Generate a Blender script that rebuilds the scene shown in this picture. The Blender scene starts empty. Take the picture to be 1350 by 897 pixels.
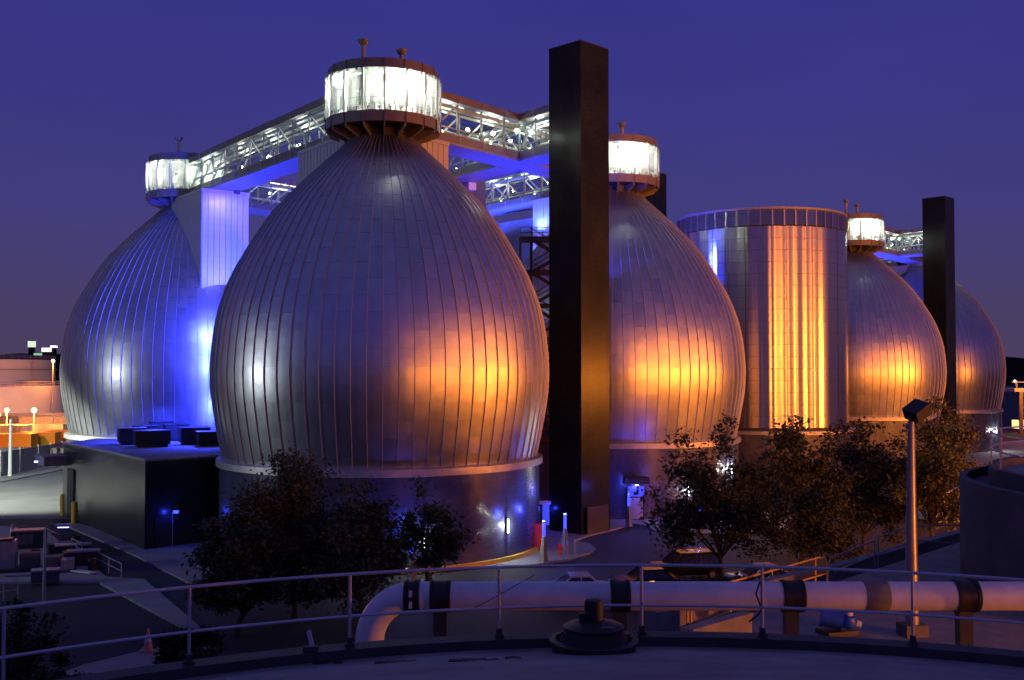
import bpy, math, random
from mathutils import Vector, Matrix, Euler
rnd = random.Random(7)
PI = math.pi
sc = bpy.context.scene
# ------------------------------------------------------------------ camera
H = 13.665                       # eye height over the ground
F = 1375.3                       # focal length in pixels of a 1350 px wide frame
PITCH = 0.0290
cam_d = bpy.data.cameras.new('camera'); cam = bpy.data.objects.new('camera', cam_d)
sc.collection.objects.link(cam); sc.camera = cam
cam.location = (0, 0, H); cam.rotation_euler = (PI/2 + PITCH, 0, 0)
cam_d.sensor_width = 36; cam_d.lens = F/1350*36; cam_d.clip_end = 6000; cam_d.clip_start = .1
# ------------------------------------------------------------------ sky
w = bpy.data.worlds.new('World'); sc.world = w; w.use_nodes = True
nt = w.node_tree; nt.nodes.clear()
N = nt.nodes.new; L = nt.links.new
wo = N('ShaderNodeOutputWorld'); bg = N('ShaderNodeBackground')
tc = N('ShaderNodeTexCoord'); sx = N('ShaderNodeSeparateXYZ'); rp = N('ShaderNodeValToRGB')
L(tc.outputs['Generated'], sx.inputs[0]); L(sx.outputs['Z'], rp.inputs[0])
el = rp.color_ramp.elements
el[0].position = 0.0; el[0].color = (.074, .052, .112, 1)
el[1].position = 1.0; el[1].color = (.048, .048, .165, 1)
for p, c in ((.05, (.064, .048, .128)), (.14, (.054, .046, .195)), (.24, (.043, .040, .230)), (.36, (.034, .033, .235)), (.6, (.042, .042, .20))):
    e = el.new(p); e.color = (*c, 1)
sn = N('ShaderNodeTexNoise'); sn.inputs['Scale'].default_value = 2.2; sn.inputs['Detail'].default_value = 4
sm_ = N('ShaderNodeMapping'); sm_.inputs['Scale'].default_value = (1, 1, 3.5); L(tc.outputs['Generated'], sm_.inputs[0]); L(sm_.outputs[0], sn.inputs['Vector'])
sr = N('ShaderNodeMapRange'); sr.inputs[1].default_value = .3; sr.inputs[2].default_value = .7; sr.inputs[3].default_value = .93; sr.inputs[4].default_value = 1.07
L(sn.outputs[0], sr.inputs[0]); sv = N('ShaderNodeVectorMath'); sv.operation = 'SCALE'
L(rp.outputs[0], sv.inputs[0]); L(sr.outputs[0], sv.inputs['Scale']); L(sv.outputs[0], bg.inputs[0]); bg.inputs[1].default_value = 1.0
L(bg.outputs[0], wo.inputs[0])
# ------------------------------------------------------------------ film
sc.view_settings.view_transform = 'Standard'; sc.view_settings.look = 'None'
sc.view_settings.exposure = 0; sc.view_settings.gamma = 1
sc.cycles.use_denoising = True
sc.cycles.max_bounces = 7; sc.cycles.transparent_max_bounces = 12
sc.cycles.diffuse_bounces = 3; sc.cycles.glossy_bounces = 4
sc.cycles.caustics_reflective = False; sc.cycles.caustics_refractive = False
sc.cycles.sample_clamp_indirect = 4
# ------------------------------------------------------------------ lamps of the site
SODIUM = (1.0, .25, .02); WHITE = (.86, .95, 1.0); BLUE = (.03, .045, 1.0); COOL = (.96, 1.0, .90)
def lamp(loc, power, col, r=.4, name='lamp', parent=None, spot=None, aim=None, blend=.6):
    d = bpy.data.lights.new(name, 'SPOT' if spot else 'POINT')
    d.energy = power; d.color = col; d.shadow_soft_size = r
    o = bpy.data.objects.new(name, d); sc.collection.objects.link(o); o.location = loc
    if spot:
        d.spot_size = spot; d.spot_blend = blend
        o.rotation_euler = (Vector(aim)-Vector(loc)).to_track_quat('-Z', 'Y').to_euler()
    if parent:
        o.parent = parent; o.location = Vector(loc)-parent.location
    return o
# yard lamps round the plant: sodium on masts to the right and behind, metal halide by the road at the left
# shielded flood heads: most throw their cones at the tanks, a few are added fill
def mast(loc, aim, power, half, col=SODIUM, r=.7, name='sodium_lamp', blend=.35):
    return lamp(loc, power, col, r, name, None, math.radians(2*half), aim, blend)
for loc, p, hw in (((38, -6, 11.5), 42000, 26), ((44, -2, 17), 42000, 26), ((70, -8, 11), 80000, 27), ((95, 5, 17), 95000, 28), ((120, 30, 11), 105000, 31), ((130, 60, 17), 105000, 34), ((122, 95, 12), 70000, 40)):
    mast(loc, (24, 118, 14), p*1.15, hw, SODIUM, 1.6, blend=.5)
mast((40, -20, 14), (-9, 58, 6), 16000, 12, SODIUM, .6, blend=.6)  # unseen fill lamp added to warm the left trees
mast((122, 112, 13), (66, 176, 12), 45000, 34)
mast((46, 62, 9), (30, 77, 6), 16000, 36)
lamp((23.5, 17.0, 8.25), 8500, SODIUM, .25, 'sodium_lamp', None, 2.3, (5, 30, 7.6), .5)
mast((-92, 58, 13.4), (-30, 95, 13), 25000, 36, WHITE, 2.2, 'road_lamp')
mast((-66, 99, 13), (-57, 114, 0), 70000, 50, (.9, 1, .85), .5, 'road_lamp')
mast((-84, 140, 15), (-82, 172, 1), 26000, 50, SODIUM, .5, 'yard_lamp')  # unseen lamp added to brighten the parked trucks
mast((-75, 190, 16), (-100, 250, 8), 40000, 60, (1, .72, .62), .5, 'yard_lamp')  # unseen pinkish lamp added to brighten the white storage tanks
# ------------------------------------------------------------------ mesh helpers
def at(px, py, Y):
    """world point seen at a pixel of the photograph at depth Y"""
    u = (px-675)/F; v = (448.5-py)/F
    c, s = math.cos(PITCH), math.sin(PITCH)
    d = Vector((u, c - v*s, s + v*c)); d *= Y/d.y
    return Vector((d.x, d.y, d.z+H))
def gnd(px, py, z=0.0):
    u = (px-675)/F; v = (448.5-py)/F
    c, s = math.cos(PITCH), math.sin(PITCH)
    d = Vector((u, c - v*s, s + v*c)); k = (z-H)/d.z
    return Vector((d.x*k, d.y*k, z))
class MB:
    def __init__(s): s.v = []; s.f = []
    def add(s, vs, fs):
        n = len(s.v); s.v += [Vector(x) for x in vs]; s.f += [[i+n for i in f] for f in fs]; return s
    def box(s, c, d, rz=0, M=None):
        R = M if M is not None else Matrix.Rotation(rz, 3, 'Z')
        vs = [Vector(c)+R@Vector((d[0]/2*a, d[1]/2*b, d[2]/2*e)) for e in (-1, 1) for a, b in ((-1, -1), (1, -1), (1, 1), (-1, 1))]
        return s.add(vs, [(3, 2, 1, 0), (4, 5, 6, 7), (0, 1, 5, 4), (1, 2, 6, 5), (2, 3, 7, 6), (3, 0, 4, 7)])
    def bar(s, p, q, a, b, up=(0, 0, 1)):
        p = Vector(p); q = Vector(q); z = (q-p); l = z.length
        if l < 1e-6: return s
        z /= l; u = Vector(up)
        if abs(u.dot(z)) > .98: u = Vector((1, 0, 0))
        x = z.cross(u).normalized(); y = x.cross(z).normalized()
        vs = [o + x*(a/2*i) + y*(b/2*j) for o in (p, q) for i, j in ((-1, -1), (1, -1), (1, 1), (-1, 1))]
        return s.add(vs, [(3, 2, 1, 0), (4, 5, 6, 7), (0, 1, 5, 4), (1, 2, 6, 5), (2, 3, 7, 6), (3, 0, 4, 7)])
    def path(s, pts, r, n=8, caps=True):
        pts = [Vector(p) for p in pts]; m = len(pts)
        rs = r if isinstance(r, (list, tuple)) else [r]*m
        b = len(s.v); prev = None
        for i, p in enumerate(pts):
            t = (pts[min(i+1, m-1)]-pts[max(i-1, 0)]).normalized()
            if prev is None:
                u = Vector((0, 0, 1)) if abs(t.z) < .9 else Vector((1, 0, 0))
                x = t.cross(u).normalized()
            else:
                x = (prev - t*prev.dot(t)).normalized()
            prev = x; y = t.cross(x)
            for k in range(n):
                a = 2*PI*k/n; s.v.append(p + (x*math.cos(a)+y*math.sin(a))*rs[i])
        for i in range(m-1):
            for k in range(n):
                s.f.append([b+i*n+k, b+i*n+(k+1) % n, b+(i+1)*n+(k+1) % n, b+(i+1)*n+k])
        if caps:
            s.f.append([b+k for k in range(n)][::-1]); s.f.append([b+(m-1)*n+k for k in range(n)])
        return s
    def lathe(s, prof, n=48, c=(0, 0, 0), a0=0, a1=2*PI):
        full = abs(a1-a0-2*PI) < 1e-6; k = n if full else n+1; b = len(s.v); c = Vector(c)
        for r, z in prof:
            for i in range(k):
                a = a0+(a1-a0)*i/n; s.v.append(c+Vector((r*math.cos(a), r*math.sin(a), z)))
        for j in range(len(prof)-1):
            for i in range(n):
                i2 = (i+1) % k
                s.f.append([b+j*k+i, b+j*k+i2, b+(j+1)*k+i2, b+(j+1)*k+i])
        return s
    def prism(s, poly, z0, z1):
        b = len(s.v); n = len(poly)
        s.v += [Vector((p[0], p[1], z0)) for p in poly]+[Vector((p[0], p[1], z1)) for p in poly]
        s.f += [[b+i for i in range(n)][::-1], [b+n+i for i in range(n)]]
        s.f += [[b+i, b+(i+1) % n, b+n+(i+1) % n, b+n+i] for i in range(n)]
        return s
    def mesh(s, name, m, smooth=False, off=None):
        me = bpy.data.meshes.new(name)
        off = Vector(off) if off is not None else Vector((0, 0, 0))
        me.from_pydata([v-off for v in s.v], [], s.f)
        for mm in (m if isinstance(m, (list, tuple)) else [m]): me.materials.append(mm)
        if smooth:
            me.polygons.foreach_set('use_smooth', [True]*len(me.polygons))
            try: me.set_sharp_from_angle(angle=math.radians(40))
            except Exception: pass
        me.update(); return me
def wpos(o):
    p = Vector((0, 0, 0))
    while o: p += o.location; o = o.parent
    return p
def put(mb, name, m, parent=None, smooth=False, loc=None, label=None):
    """link a mesh given in world coordinates as one object"""
    if parent is not None and loc is None: org = wpos(parent)
    elif loc is not None: org = Vector(loc)
    else:
        xs = mb.v; org = Vector((sum(v.x for v in xs)/len(xs), sum(v.y for v in xs)/len(xs), min(v.z for v in xs)))
    me = mb.mesh(name, m, smooth, org)
    o = bpy.data.objects.new(name, me); sc.collection.objects.link(o)
    if parent is not None: o.parent = parent; o.location = org-wpos(parent)
    else: o.location = org
    if label: o['label'] = label
    return o
def inst(me, name, parent, loc=(0, 0, 0), rot=(0, 0, 0)):
    o = bpy.data.objects.new(name, me); sc.collection.objects.link(o); o.parent = parent
    o.location = loc; o.rotation_euler = rot; return o
def tag(o, label, cat, group=None):
    o['label'] = label; o['category'] = cat
    if group: o['group'] = group
    return o
def thing(name, label, cat, loc, group=None):
    o = bpy.data.objects.new(name, None); sc.collection.objects.link(o); o.location = loc
    o.empty_display_size = .2
    return tag(o, label, cat, group)
def struct(mb, name, m, smooth=False):
    o = put(mb, name, m, None, smooth, loc=(0, 0, 0)); o['kind'] = 'structure'; return o
def stuff(o): o['kind'] = 'stuff'; return o
def copy_tree(o, loc=None, rz=None, parent=None):
    c = o.copy(); sc.collection.objects.link(c)
    if parent is not None: c.parent = parent
    if loc is not None: c.location = loc
    if rz is not None: c.rotation_euler = (0, 0, rz)
    for ch in list(o.children): copy_tree(ch, parent=c)
    return c
# ------------------------------------------------------------------ materials
def mat(name, col, rough=.6, metal=0., noise=0., nscale=3., bump=0., bscale=20., spec=None, emit=None, es=0., objvar=0., stretch=None, rvar=0.):
    m = bpy.data.materials.new(name); m.use_nodes = True
    t = m.node_tree; b = t.nodes['Principled BSDF']
    b.inputs['Base Color'].default_value = (*col, 1); b.inputs['Roughness'].default_value = rough; b.inputs['Metallic'].default_value = metal
    if spec is not None: b.inputs['Specular IOR Level'].default_value = spec
    if emit: b.inputs['Emission Color'].default_value = (*emit, 1); b.inputs['Emission Strength'].default_value = es
    co = t.nodes.new('ShaderNodeTexCoord'); src = co.outputs['Object']
    if stretch:
        mp = t.nodes.new('ShaderNodeMapping'); mp.inputs['Scale'].default_value = stretch
        t.links.new(src, mp.inputs[0]); src = mp.outputs[0]
    oi = None
    if objvar or rvar:
        oi = t.nodes.new('ShaderNodeObjectInfo')
        ad = t.nodes.new('ShaderNodeVectorMath'); ad.operation = 'ADD'
        sc_ = t.nodes.new('ShaderNodeMath'); sc_.operation = 'MULTIPLY'; sc_.inputs[1].default_value = 37.
        t.links.new(oi.outputs['Random'], sc_.inputs[0]); t.links.new(src, ad.inputs[0]); t.links.new(sc_.outputs[0], ad.inputs[1]); src = ad.outputs[0]
    val = None
    if noise:
        nz = t.nodes.new('ShaderNodeTexNoise'); nz.inputs['Scale'].default_value = nscale; nz.inputs['Detail'].default_value = 6
        t.links.new(src, nz.inputs['Vector'])
        mr = t.nodes.new('ShaderNodeMapRange'); mr.inputs[1].default_value = .25; mr.inputs[2].default_value = .75
        mr.inputs[3].default_value = 1-noise; mr.inputs[4].default_value = 1+noise
        t.links.new(nz.outputs[0], mr.inputs[0]); val = mr.outputs[0]
    if objvar:
        mr2 = t.nodes.new('ShaderNodeMapRange'); mr2.inputs[3].default_value = 1-objvar; mr2.inputs[4].default_value = 1+objvar
        t.links.new(oi.outputs['Random'], mr2.inputs[0])
        if val:
            mu = t.nodes.new('ShaderNodeMath'); mu.operation = 'MULTIPLY'; t.links.new(val, mu.inputs[0]); t.links.new(mr2.outputs[0], mu.inputs[1]); val = mu.outputs[0]
        else: val = mr2.outputs[0]
    if rvar:
        mr3 = t.nodes.new('ShaderNodeMapRange'); mr3.inputs[3].default_value = rough-rvar; mr3.inputs[4].default_value = rough+rvar
        t.links.new(oi.outputs['Random'], mr3.inputs[0]); t.links.new(mr3.outputs[0], b.inputs['Roughness'])
    if val:
        vm = t.nodes.new('ShaderNodeVectorMath'); vm.operation = 'SCALE'; vm.inputs[0].default_value = col
        t.links.new(val, vm.inputs['Scale']); t.links.new(vm.outputs[0], b.inputs['Base Color'])
    if bump:
        nb = t.nodes.new('ShaderNodeTexNoise'); nb.inputs['Scale'].default_value = bscale; nb.inputs['Detail'].default_value = 2
        t.links.new(src, nb.inputs['Vector'])
        bp = t.nodes.new('ShaderNodeBump'); bp.inputs['Strength'].default_value = 1; bp.inputs['Distance'].default_value = bump
        t.links.new(nb.outputs[0], bp.inputs['Height']); t.links.new(bp.outputs[0], b.inputs['Normal'])
    return m
def tile_mat(name, col, rough, bw=.6, bh=.3, spec=.5, mortar=.6, bumpd=.004):
    m = mat(name, col, rough, spec=spec); t = m.node_tree; b = t.nodes['Principled BSDF']
    co = t.nodes.new('ShaderNodeTexCoord'); sp = t.nodes.new('ShaderNodeSeparateXYZ'); t.links.new(co.outputs['Object'], sp.inputs[0])
    # run the courses round the wall: u = x + y on square towers (45 degree walls) is good enough for small tiles
    ad = t.nodes.new('ShaderNodeMath'); ad.operation = 'SUBTRACT'; t.links.new(sp.outputs[0], ad.inputs[0])
    hm = t.nodes.new('ShaderNodeMath'); hm.operation = 'MULTIPLY'; hm.inputs[1].default_value = .35; t.links.new(sp.outputs[1], hm.inputs[0]); t.links.new(hm.outputs[0], ad.inputs[1])
    cb = t.nodes.new('ShaderNodeCombineXYZ'); t.links.new(ad.outputs[0], cb.inputs[0]); t.links.new(sp.outputs[2], cb.inputs[1])
    br = t.nodes.new('ShaderNodeTexBrick'); t.links.new(cb.outputs[0], br.inputs['Vector'])
    br.inputs['Scale'].default_value = 1; br.inputs['Brick Width'].default_value = bw; br.inputs['Row Height'].default_value = bh
    br.inputs['Mortar Size'].default_value = .012
    c2 = tuple(x*1.35 for x in col); cm = tuple(x*mortar for x in col)
    br.inputs['Color1'].default_value = (*col, 1); br.inputs['Color2'].default_value = (*c2, 1); br.inputs['Mortar'].default_value = (*cm, 1)
    nz = t.nodes.new('ShaderNodeTexNoise'); nz.inputs['Scale'].default_value = .35; nz.inputs['Detail'].default_value = 5
    t.links.new(co.outputs['Object'], nz.inputs['Vector'])
    mr = t.nodes.new('ShaderNodeMapRange'); mr.inputs[1].default_value = .3; mr.inputs[2].default_value = .7; mr.inputs[3].default_value = .7; mr.inputs[4].default_value = 1.3
    t.links.new(nz.outputs[0], mr.inputs[0])
    vm = t.nodes.new('ShaderNodeVectorMath'); vm.operation = 'SCALE'; t.links.new(br.outputs[0], vm.inputs[0]); t.links.new(mr.outputs[0], vm.inputs['Scale'])
    t.links.new(vm.outputs[0], b.inputs['Base Color'])
    bp = t.nodes.new('ShaderNodeBump'); bp.inputs['Distance'].default_value = bumpd
    t.links.new(br.outputs['Fac'], bp.inputs['Height']); bp.invert = True; t.links.new(bp.outputs[0], b.inputs['Normal'])
    return m
def glow(name, col, s):
    m = bpy.data.materials.new(name); m.use_nodes = True; t = m.node_tree
    b = t.nodes['Principled BSDF']; b.inputs['Base Color'].default_value = (.05, .05, .05, 1)
    b.inputs['Emission Color'].default_value = (*col, 1); b.inputs['Emission Strength'].default_value = s
    return m
def glass_mat(name, refl=.10, tint=(.93, .97, .95)):
    m = bpy.data.materials.new(name); m.use_nodes = True; t = m.node_tree; t.nodes.clear()
    o = t.nodes.new('ShaderNodeOutputMaterial'); mx = t.nodes.new('ShaderNodeMixShader')
    tr = t.nodes.new('ShaderNodeBsdfTransparent'); gl = t.nodes.new('ShaderNodeBsdfGlossy')
    tr.inputs[0].default_value = (*tint, 1); gl.inputs['Roughness'].default_value = .03
    lw = t.nodes.new('ShaderNodeLayerWeight'); pw = t.nodes.new('ShaderNodeMath'); pw.operation = 'POWER'; pw.inputs[1].default_value = 4
    t.links.new(lw.outputs['Facing'], pw.inputs[0])
    mt = t.nodes.new('ShaderNodeMath'); mt.operation = 'MULTIPLY_ADD'; mt.inputs[1].default_value = .4; mt.inputs[2].default_value = refl*.5
    t.links.new(pw.outputs[0], mt.inputs[0]); t.links.new(mt.outputs[0], mx.inputs[0])
    t.links.new(tr.outputs[0], mx.inputs[1]); t.links.new(gl.outputs[0], mx.inputs[2]); t.links.new(mx.outputs[0], o.inputs[0])
    return m
def frit_mat(name):
    m = glass_mat(name); t = m.node_tree; o = [n for n in t.nodes if n.type == 'OUTPUT_MATERIAL'][0]; mx = [n for n in t.nodes if n.type == 'MIX_SHADER'][0]
    tl = t.nodes.new('ShaderNodeBsdfTranslucent'); tl.inputs[0].default_value = (.9, .93, .88, 1)
    m2 = t.nodes.new('ShaderNodeMixShader'); m2.inputs[0].default_value = .25
    t.links.new(mx.outputs[0], m2.inputs[1]); t.links.new(tl.outputs[0], m2.inputs[2]); t.links.new(m2.outputs[0], o.inputs[0])
    return m
M = {}
M['panel'] = mat('brushed_steel_panel', (.62, .625, .63), .37, 1, .11, .9, .014, 1.1, objvar=.03, rvar=.02)
M['shell'] = mat('steel_shell', (.40, .39, .40), .36, 1, .15, 1.)
M['seam'] = mat('standing_seam_steel', (.62, .60, .58), .5, .8)
M['ring'] = mat('ledge_flashing', (.46, .45, .44), .45, .6, .15, 2.)
M['base'] = tile_mat('blue_grey_glazed_tile', (.055, .06, .105), .26, .3, .15, .8, mortar=.85)
M['tower'] = tile_mat('black_green_glazed_tile', (.017, .021, .016), .22, .28, .14, .15, bumpd=.0012)
M['block'] = tile_mat('black_glazed_tile', (.022, .022, .021), .3, .5, .25, .5)
M['back'] = tile_mat('grey_glazed_tile', (.07, .07, .10), .3, .4, .2)
M['mirror'] = mat('polished_steel_cladding', (.60, .575, .56), .22, .94, .06, 1.5, stretch=(1, 1, .15))
_t = M['mirror'].node_tree; _b = _t.nodes['Principled BSDF']; _b.inputs['Anisotropic'].default_value = .84; _b.inputs['Anisotropic Rotation'].default_value = .25
_tg = _t.nodes.new('ShaderNodeVectorMath'); _tg.operation = 'CROSS_PRODUCT'; _tg.inputs[0].default_value = (0, 0, 1)
_ng = _t.nodes.new('ShaderNodeNewGeometry'); _t.links.new(_ng.outputs['Normal'], _tg.inputs[1]); _t.links.new(_tg.outputs[0], _b.inputs['Tangent'])
M['joint'] = mat('dark_joint', (.03, .028, .025), .6)
M['louvre'] = mat('louvre_aluminium', (.58, .57, .56), .28, .95, objvar=.2)
M['rust'] = mat('red_oxide_steel', (.20, .18, .172), .5, .2, .2, 2.)
M['grey'] = mat('galvanised_grey', (.34, .34, .35), .5, .35, .12, 3.)
M['white'] = mat('white_paint_steel', (.66, .67, .64), .5, 0, .06, 3.)
M['cream'] = mat('interior_white', (.72, .74, .68), .6)
M['shaft'] = mat('ribbed_pale_cladding', (.52, .52, .54), .45, .2, .08, 2.)
M['glass'] = glass_mat('clear_glass')
M['frit'] = frit_mat('fritted_glass')
M['grey2'] = mat('weathered_dark_grey', (.10, .095, .095), .7, .1, .3, 3.)
M['conc2'] = mat('dark_concrete', (.12, .115, .11), .85, 0, .3, 1., .01, 12.)  # concrete in a darker tone
M['slab'] = mat('grey_deck_soffit', (.30, .30, .32), .5, .2, .12, 2.)
M['polem'] = mat('dull_galvanised_pole', (.30, .30, .31), .42, .6, .15, 4.)
M['dark'] = mat('dark_painted_steel', (.025, .024, .024), .5, 0, .2, 4.)
M['black'] = mat('black_rubber', (.014, .013, .013), .65)
M['asphalt'] = mat('asphalt', (.030, .030, .033), .8, 0, .35, .6, .01, 30.)
M['ground'] = mat('bare_ground', (.035, .033, .034), .9, 0, .4, .15, .02, 8.)
M['road'] = mat('worn_concrete_road', (.20, .20, .19), .8, 0, .2, .3, .006, 25.)
M['walk'] = mat('pavement_concrete', (.30, .295, .29), .8, 0, .18, .8, .006, 30.)
M['deck'] = mat('roof_deck_concrete', (.28, .27, .27), .75, 0, .38, .8, .006, 18.)
M['kerbm'] = mat('dark_upstand', (.05, .048, .05), .6, 0, .3, 3.)
M['railm'] = mat('galvanised_rail', (.60, .60, .62), .36, .6, .1, 5.)
M['pipe'] = mat('white_pipe_jacket', (.80, .79, .80), .42, .0, .13, 2.5, .004, 6.)
M['patch'] = mat('dull_pipe_wrap', (.20, .19, .18), .8, 0, .2, 8.)
M['conc'] = mat('rough_concrete', (.25, .24, .23), .85, 0, .25, 1.5, .01, 15.)
M['yellow'] = mat('yellow_paint', (.78, .48, .05), .5, 0, .12, 4.)
M['redp'] = mat('red_paint', (.55, .025, .03), .45)
M['cone'] = mat('cone_plastic', (.72, .30, .20), .6)
M['bark'] = mat('bark', (.055, .045, .037), .9, 0, .3, 6., .02, 14.)
M['leaf'] = mat('leaf_green', (.062, .072, .026), .6, 0, .5, .9)
M['leaf2'] = mat('leaf_shaded', (.016, .022, .009), .75, 0, .5, .9)  # foliage colour darkened to stand for the shade on these trees
M['tank'] = mat('white_tank_paint', (.62, .58, .56), .6, 0, .12, .2)
M['carblack'] = mat('black_car_paint', (.010, .010, .012), .18, .2)
M['carwhite'] = mat('white_car_paint', (.62, .62, .62), .25)
M['carglass'] = mat('car_glass', (.012, .014, .018), .06, 0, spec=.8)
M['tyre'] = mat('tyre', (.012, .012, .012), .8)
M['bluep'] = mat('blue_paint', (.015, .07, .50), .45, 0, .2, 5.)
M['hill'] = mat('wooded_hill', (.010, .010, .011), 1, 0, .5, .05)
M['E_cool'] = glow('tube_light', (.95, 1.0, .88), 3)
M['E_floor'] = glow('floor_light', (.85, 1.0, .30), 9)
M['E_blue'] = glow('blue_light', (.035, .05, 1.0), 2.6)
M['E_bluew'] = glow('blue_white_light', (.30, .34, 1.0), 9)
M['E_sod'] = glow('sodium_light', (1.0, .50, .10), 25)
M['E_white'] = glow('white_light', (.95, 1.0, .92), 6)
M['E_win'] = glow('lit_window', (1.0, .62, .25), 1.6)
M['E_amber'] = glow('amber_light', (1.0, .33, .05), 6)
M['bluedoor'] = mat('blue_lit_glass', (.05, .06, .25), .2, emit=(.06, .08, 1.0), es=.9)
# ------------------------------------------------------------------ layout from the camera fit
A = Vector((-10.204, 82.269, 0)); B = Vector((-36.21, 116.503, 0)); D = Vector((10.669, 107.673, 0))
Cc = B + (D-A)
Eg = Vector((52.564, 160.327, 0)); Fg = Eg+(D-A); C2 = Eg + (Cc-A)
T1 = Vector((5.734, 86.341, 0)); T2 = Eg + (T1-A)
DAB = (B-A).normalized(); DAD = (D-A).normalized()
# ================================================================== GROUND
def sheet(poly, z, name, m, t=.3):
    return struct(MB().prism([(p[0], p[1]) for p in poly], z-t, z), name, m)
struct(MB().box((0, 300, -.5), (4200, 4600, 1)), 'ground', M['ground'])
def G(*pts): return [gnd(x, y) for x, y in pts]
sheet(G((560, 900), (1500, 900), (1500, 690), (1130, 660), (860, 686), (600, 690), (250, 700), (60, 680), (-60, 690), (-60, 705), (130, 745), (250, 830), (262, 900)), .006, 'asphalt_yard', M['asphalt'])
# the bright road at the left
sheet(G((-260, 655), (0, 637), (90, 619), (130, 612), (150, 655), (97, 684), (0, 684), (-260, 694)), .012, 'road', M['road'])
sheet(G((-260, 642), (0, 627), (90, 611), (130, 606), (130, 612), (90, 619), (0, 637), (-260, 655)), .14, 'kerb_pavement', M['walk'])
# pavements
def pave(name, pts, z=.13): return sheet(G(*pts), z, name, M['walk'])
pave('pavement', [(95, 690), (193, 714), (270, 706), (330, 700), (340, 760), (250, 771), (180, 735), (92, 697)])
pave('path', [(-40, 692), (20, 697), (62, 702), (140, 763), (190, 766), (262, 828), (300, 900), (60, 900), (110, 880), (235, 850), (250, 835), (130, 770), (-60, 770)])
pave('pavement', [(560, 752), (640, 750), (705, 747), (752, 739), (778, 731), (785, 725), (778, 719), (757, 715), (775, 708), (812, 699), (832, 692), (848, 694), (862, 701), (900, 703), (960, 706), (1060, 700), (1060, 675), (850, 682), (730, 690), (640, 700), (540, 735)])
mb = MB()
# ================================================================== EGG TANKS
RAW = [(11.95, -7.0), (12.20, -5.9), (12.50, -4.4), (12.84, -2.4), (12.98, -.9), (12.98, .6), (12.70, 3.3), (12.18, 5.4), (11.16, 7.85), (9.38, 10.85), (8.10, 12.6), (6.55, 14.25), (4.86, 15.9), (3.46, 17.2), (2.55, 18.15)]
def catmull(P, per=8):
    out = []
    for i in range(len(P)-1):
        p0, p1, p2, p3 = P[max(i-1, 0)], P[i], P[i+1], P[min(i+2, len(P)-1)]
        for k in range(per):
            t = k/per
            out.append(tuple(.5*(2*p1[j]+(p2[j]-p0[j])*t+(2*p0[j]-5*p1[j]+4*p2[j]-p3[j])*t*t+(3*p1[j]-p0[j]-3*p2[j]+p3[j])*t**3) for j in (0, 1)))
    out.append(P[-1]); return out
PROF = [(r, z+H) for r, z in catmull(RAW)]
ARC = [0.]
for i in range(1, len(PROF)): ARC.append(ARC[-1]+math.dist(PROF[i], PROF[i-1]))
def prof_at(s):
    s = max(0, min(ARC[-1], s)); i = 1
    while i < len(ARC)-1 and ARC[i] < s: i += 1
    t = (s-ARC[i-1])/(ARC[i]-ARC[i-1])
    r = PROF[i-1][0]+(PROF[i][0]-PROF[i-1][0])*t; z = PROF[i-1][1]+(PROF[i][1]-PROF[i-1][1])*t
    j0, j1 = max(i-3, 0), min(i+2, len(PROF)-1)
    dr, dz = PROF[j1][0]-PROF[j0][0], PROF[j1][1]-PROF[j0][1]; l = math.hypot(dr, dz)
    return r, z, dz/l, -dr/l            # radius, height, outward normal (radial, vertical)
NG = 76; DPHI = 2*PI/NG; ROW = 2.45
def rows(par):
    S = ARC[-1]; e = [0.]; s = ROW if par else ROW/2
    while s < S-.4: e.append(s); s += ROW
    e.append(S); return list(zip(e[:-1], e[1:]))
PM = {}
def panel_verts(par, k, var, phi=0., raw=False):
    s0, s1 = rows(par)[k]; nr, nc = 4, 3; vs = []; rr = random.Random(par*100+k*7+var*1000)
    dent = [[rr.gauss(0, .0011) for _ in range(nc+1)] for _ in range(nr+1)]
    twist = rr.gauss(0, .0016)
    for i in range(nr+1):
        s = s0+.007+(s1-s0-.014)*i/nr; r, z, nx, nz_ = prof_at(s)
        lift = .040 - .008*i/nr + .007*math.sin(PI*i/nr)
        for j in range(nc+1):
            a = phi+DPHI*(.985)*(j/nc-.5)
            l = lift + .008*math.sin(PI*j/nc)+dent[i][j]+twist*(i/nr-.5)*(j/nc-.5)
            vs.append(Vector(((r+nx*l)*math.cos(a), (r+nx*l)*math.sin(a), z+nz_*l)))
    fs = [[i*(nc+1)+j, i*(nc+1)+j+1, (i+1)*(nc+1)+j+1, (i+1)*(nc+1)+j] for i in range(nr) for j in range(nc)]
    # lower lip
    b = len(vs)
    for j in range(nc+1):
        r, z, nx, nz_ = prof_at(s0+.012); a = phi+DPHI*.985*(j/nc-.5); vs.append(Vector((r*math.cos(a), r*math.sin(a), z)))
    fs += [[b+j, b+j+1, j+1, j] for j in range(nc)]
    return vs, fs
def panel_mesh(par, k, var):
    key = (par, k, var)
    if key not in PM:
        vs, fs = panel_verts(par, k, var); s0, s1 = rows(par)[k]; r, z, _, _ = prof_at((s0+s1)/2)
        m = MB().add(vs, fs); PM[key] = (m.mesh('panel', M['panel'], True, (r, 0, z)), r, z)
    return PM[key]
sm = MB()
for i in range(0, len(PROF), 2):
    r, z = PROF[i]; _, _, nx, nz_ = prof_at(ARC[i])
    for l, dw in ((.02, -.022), (.125, -.014), (.125, .014), (.02, .022)): sm.v.append(Vector((r+nx*l, dw, z+nz_*l)))
k = len(sm.v)//4
for i in range(k-1):
    for j in range(3): sm.f.append([i*4+j, i*4+j+1, (i+1)*4+j+1, (i+1)*4+j])
SEAM = sm.mesh('seam', M['seam'])
shell_me = MB().lathe([(r, z) for r, z in PROF], 96).mesh('shell', M['shell'], True)
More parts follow.
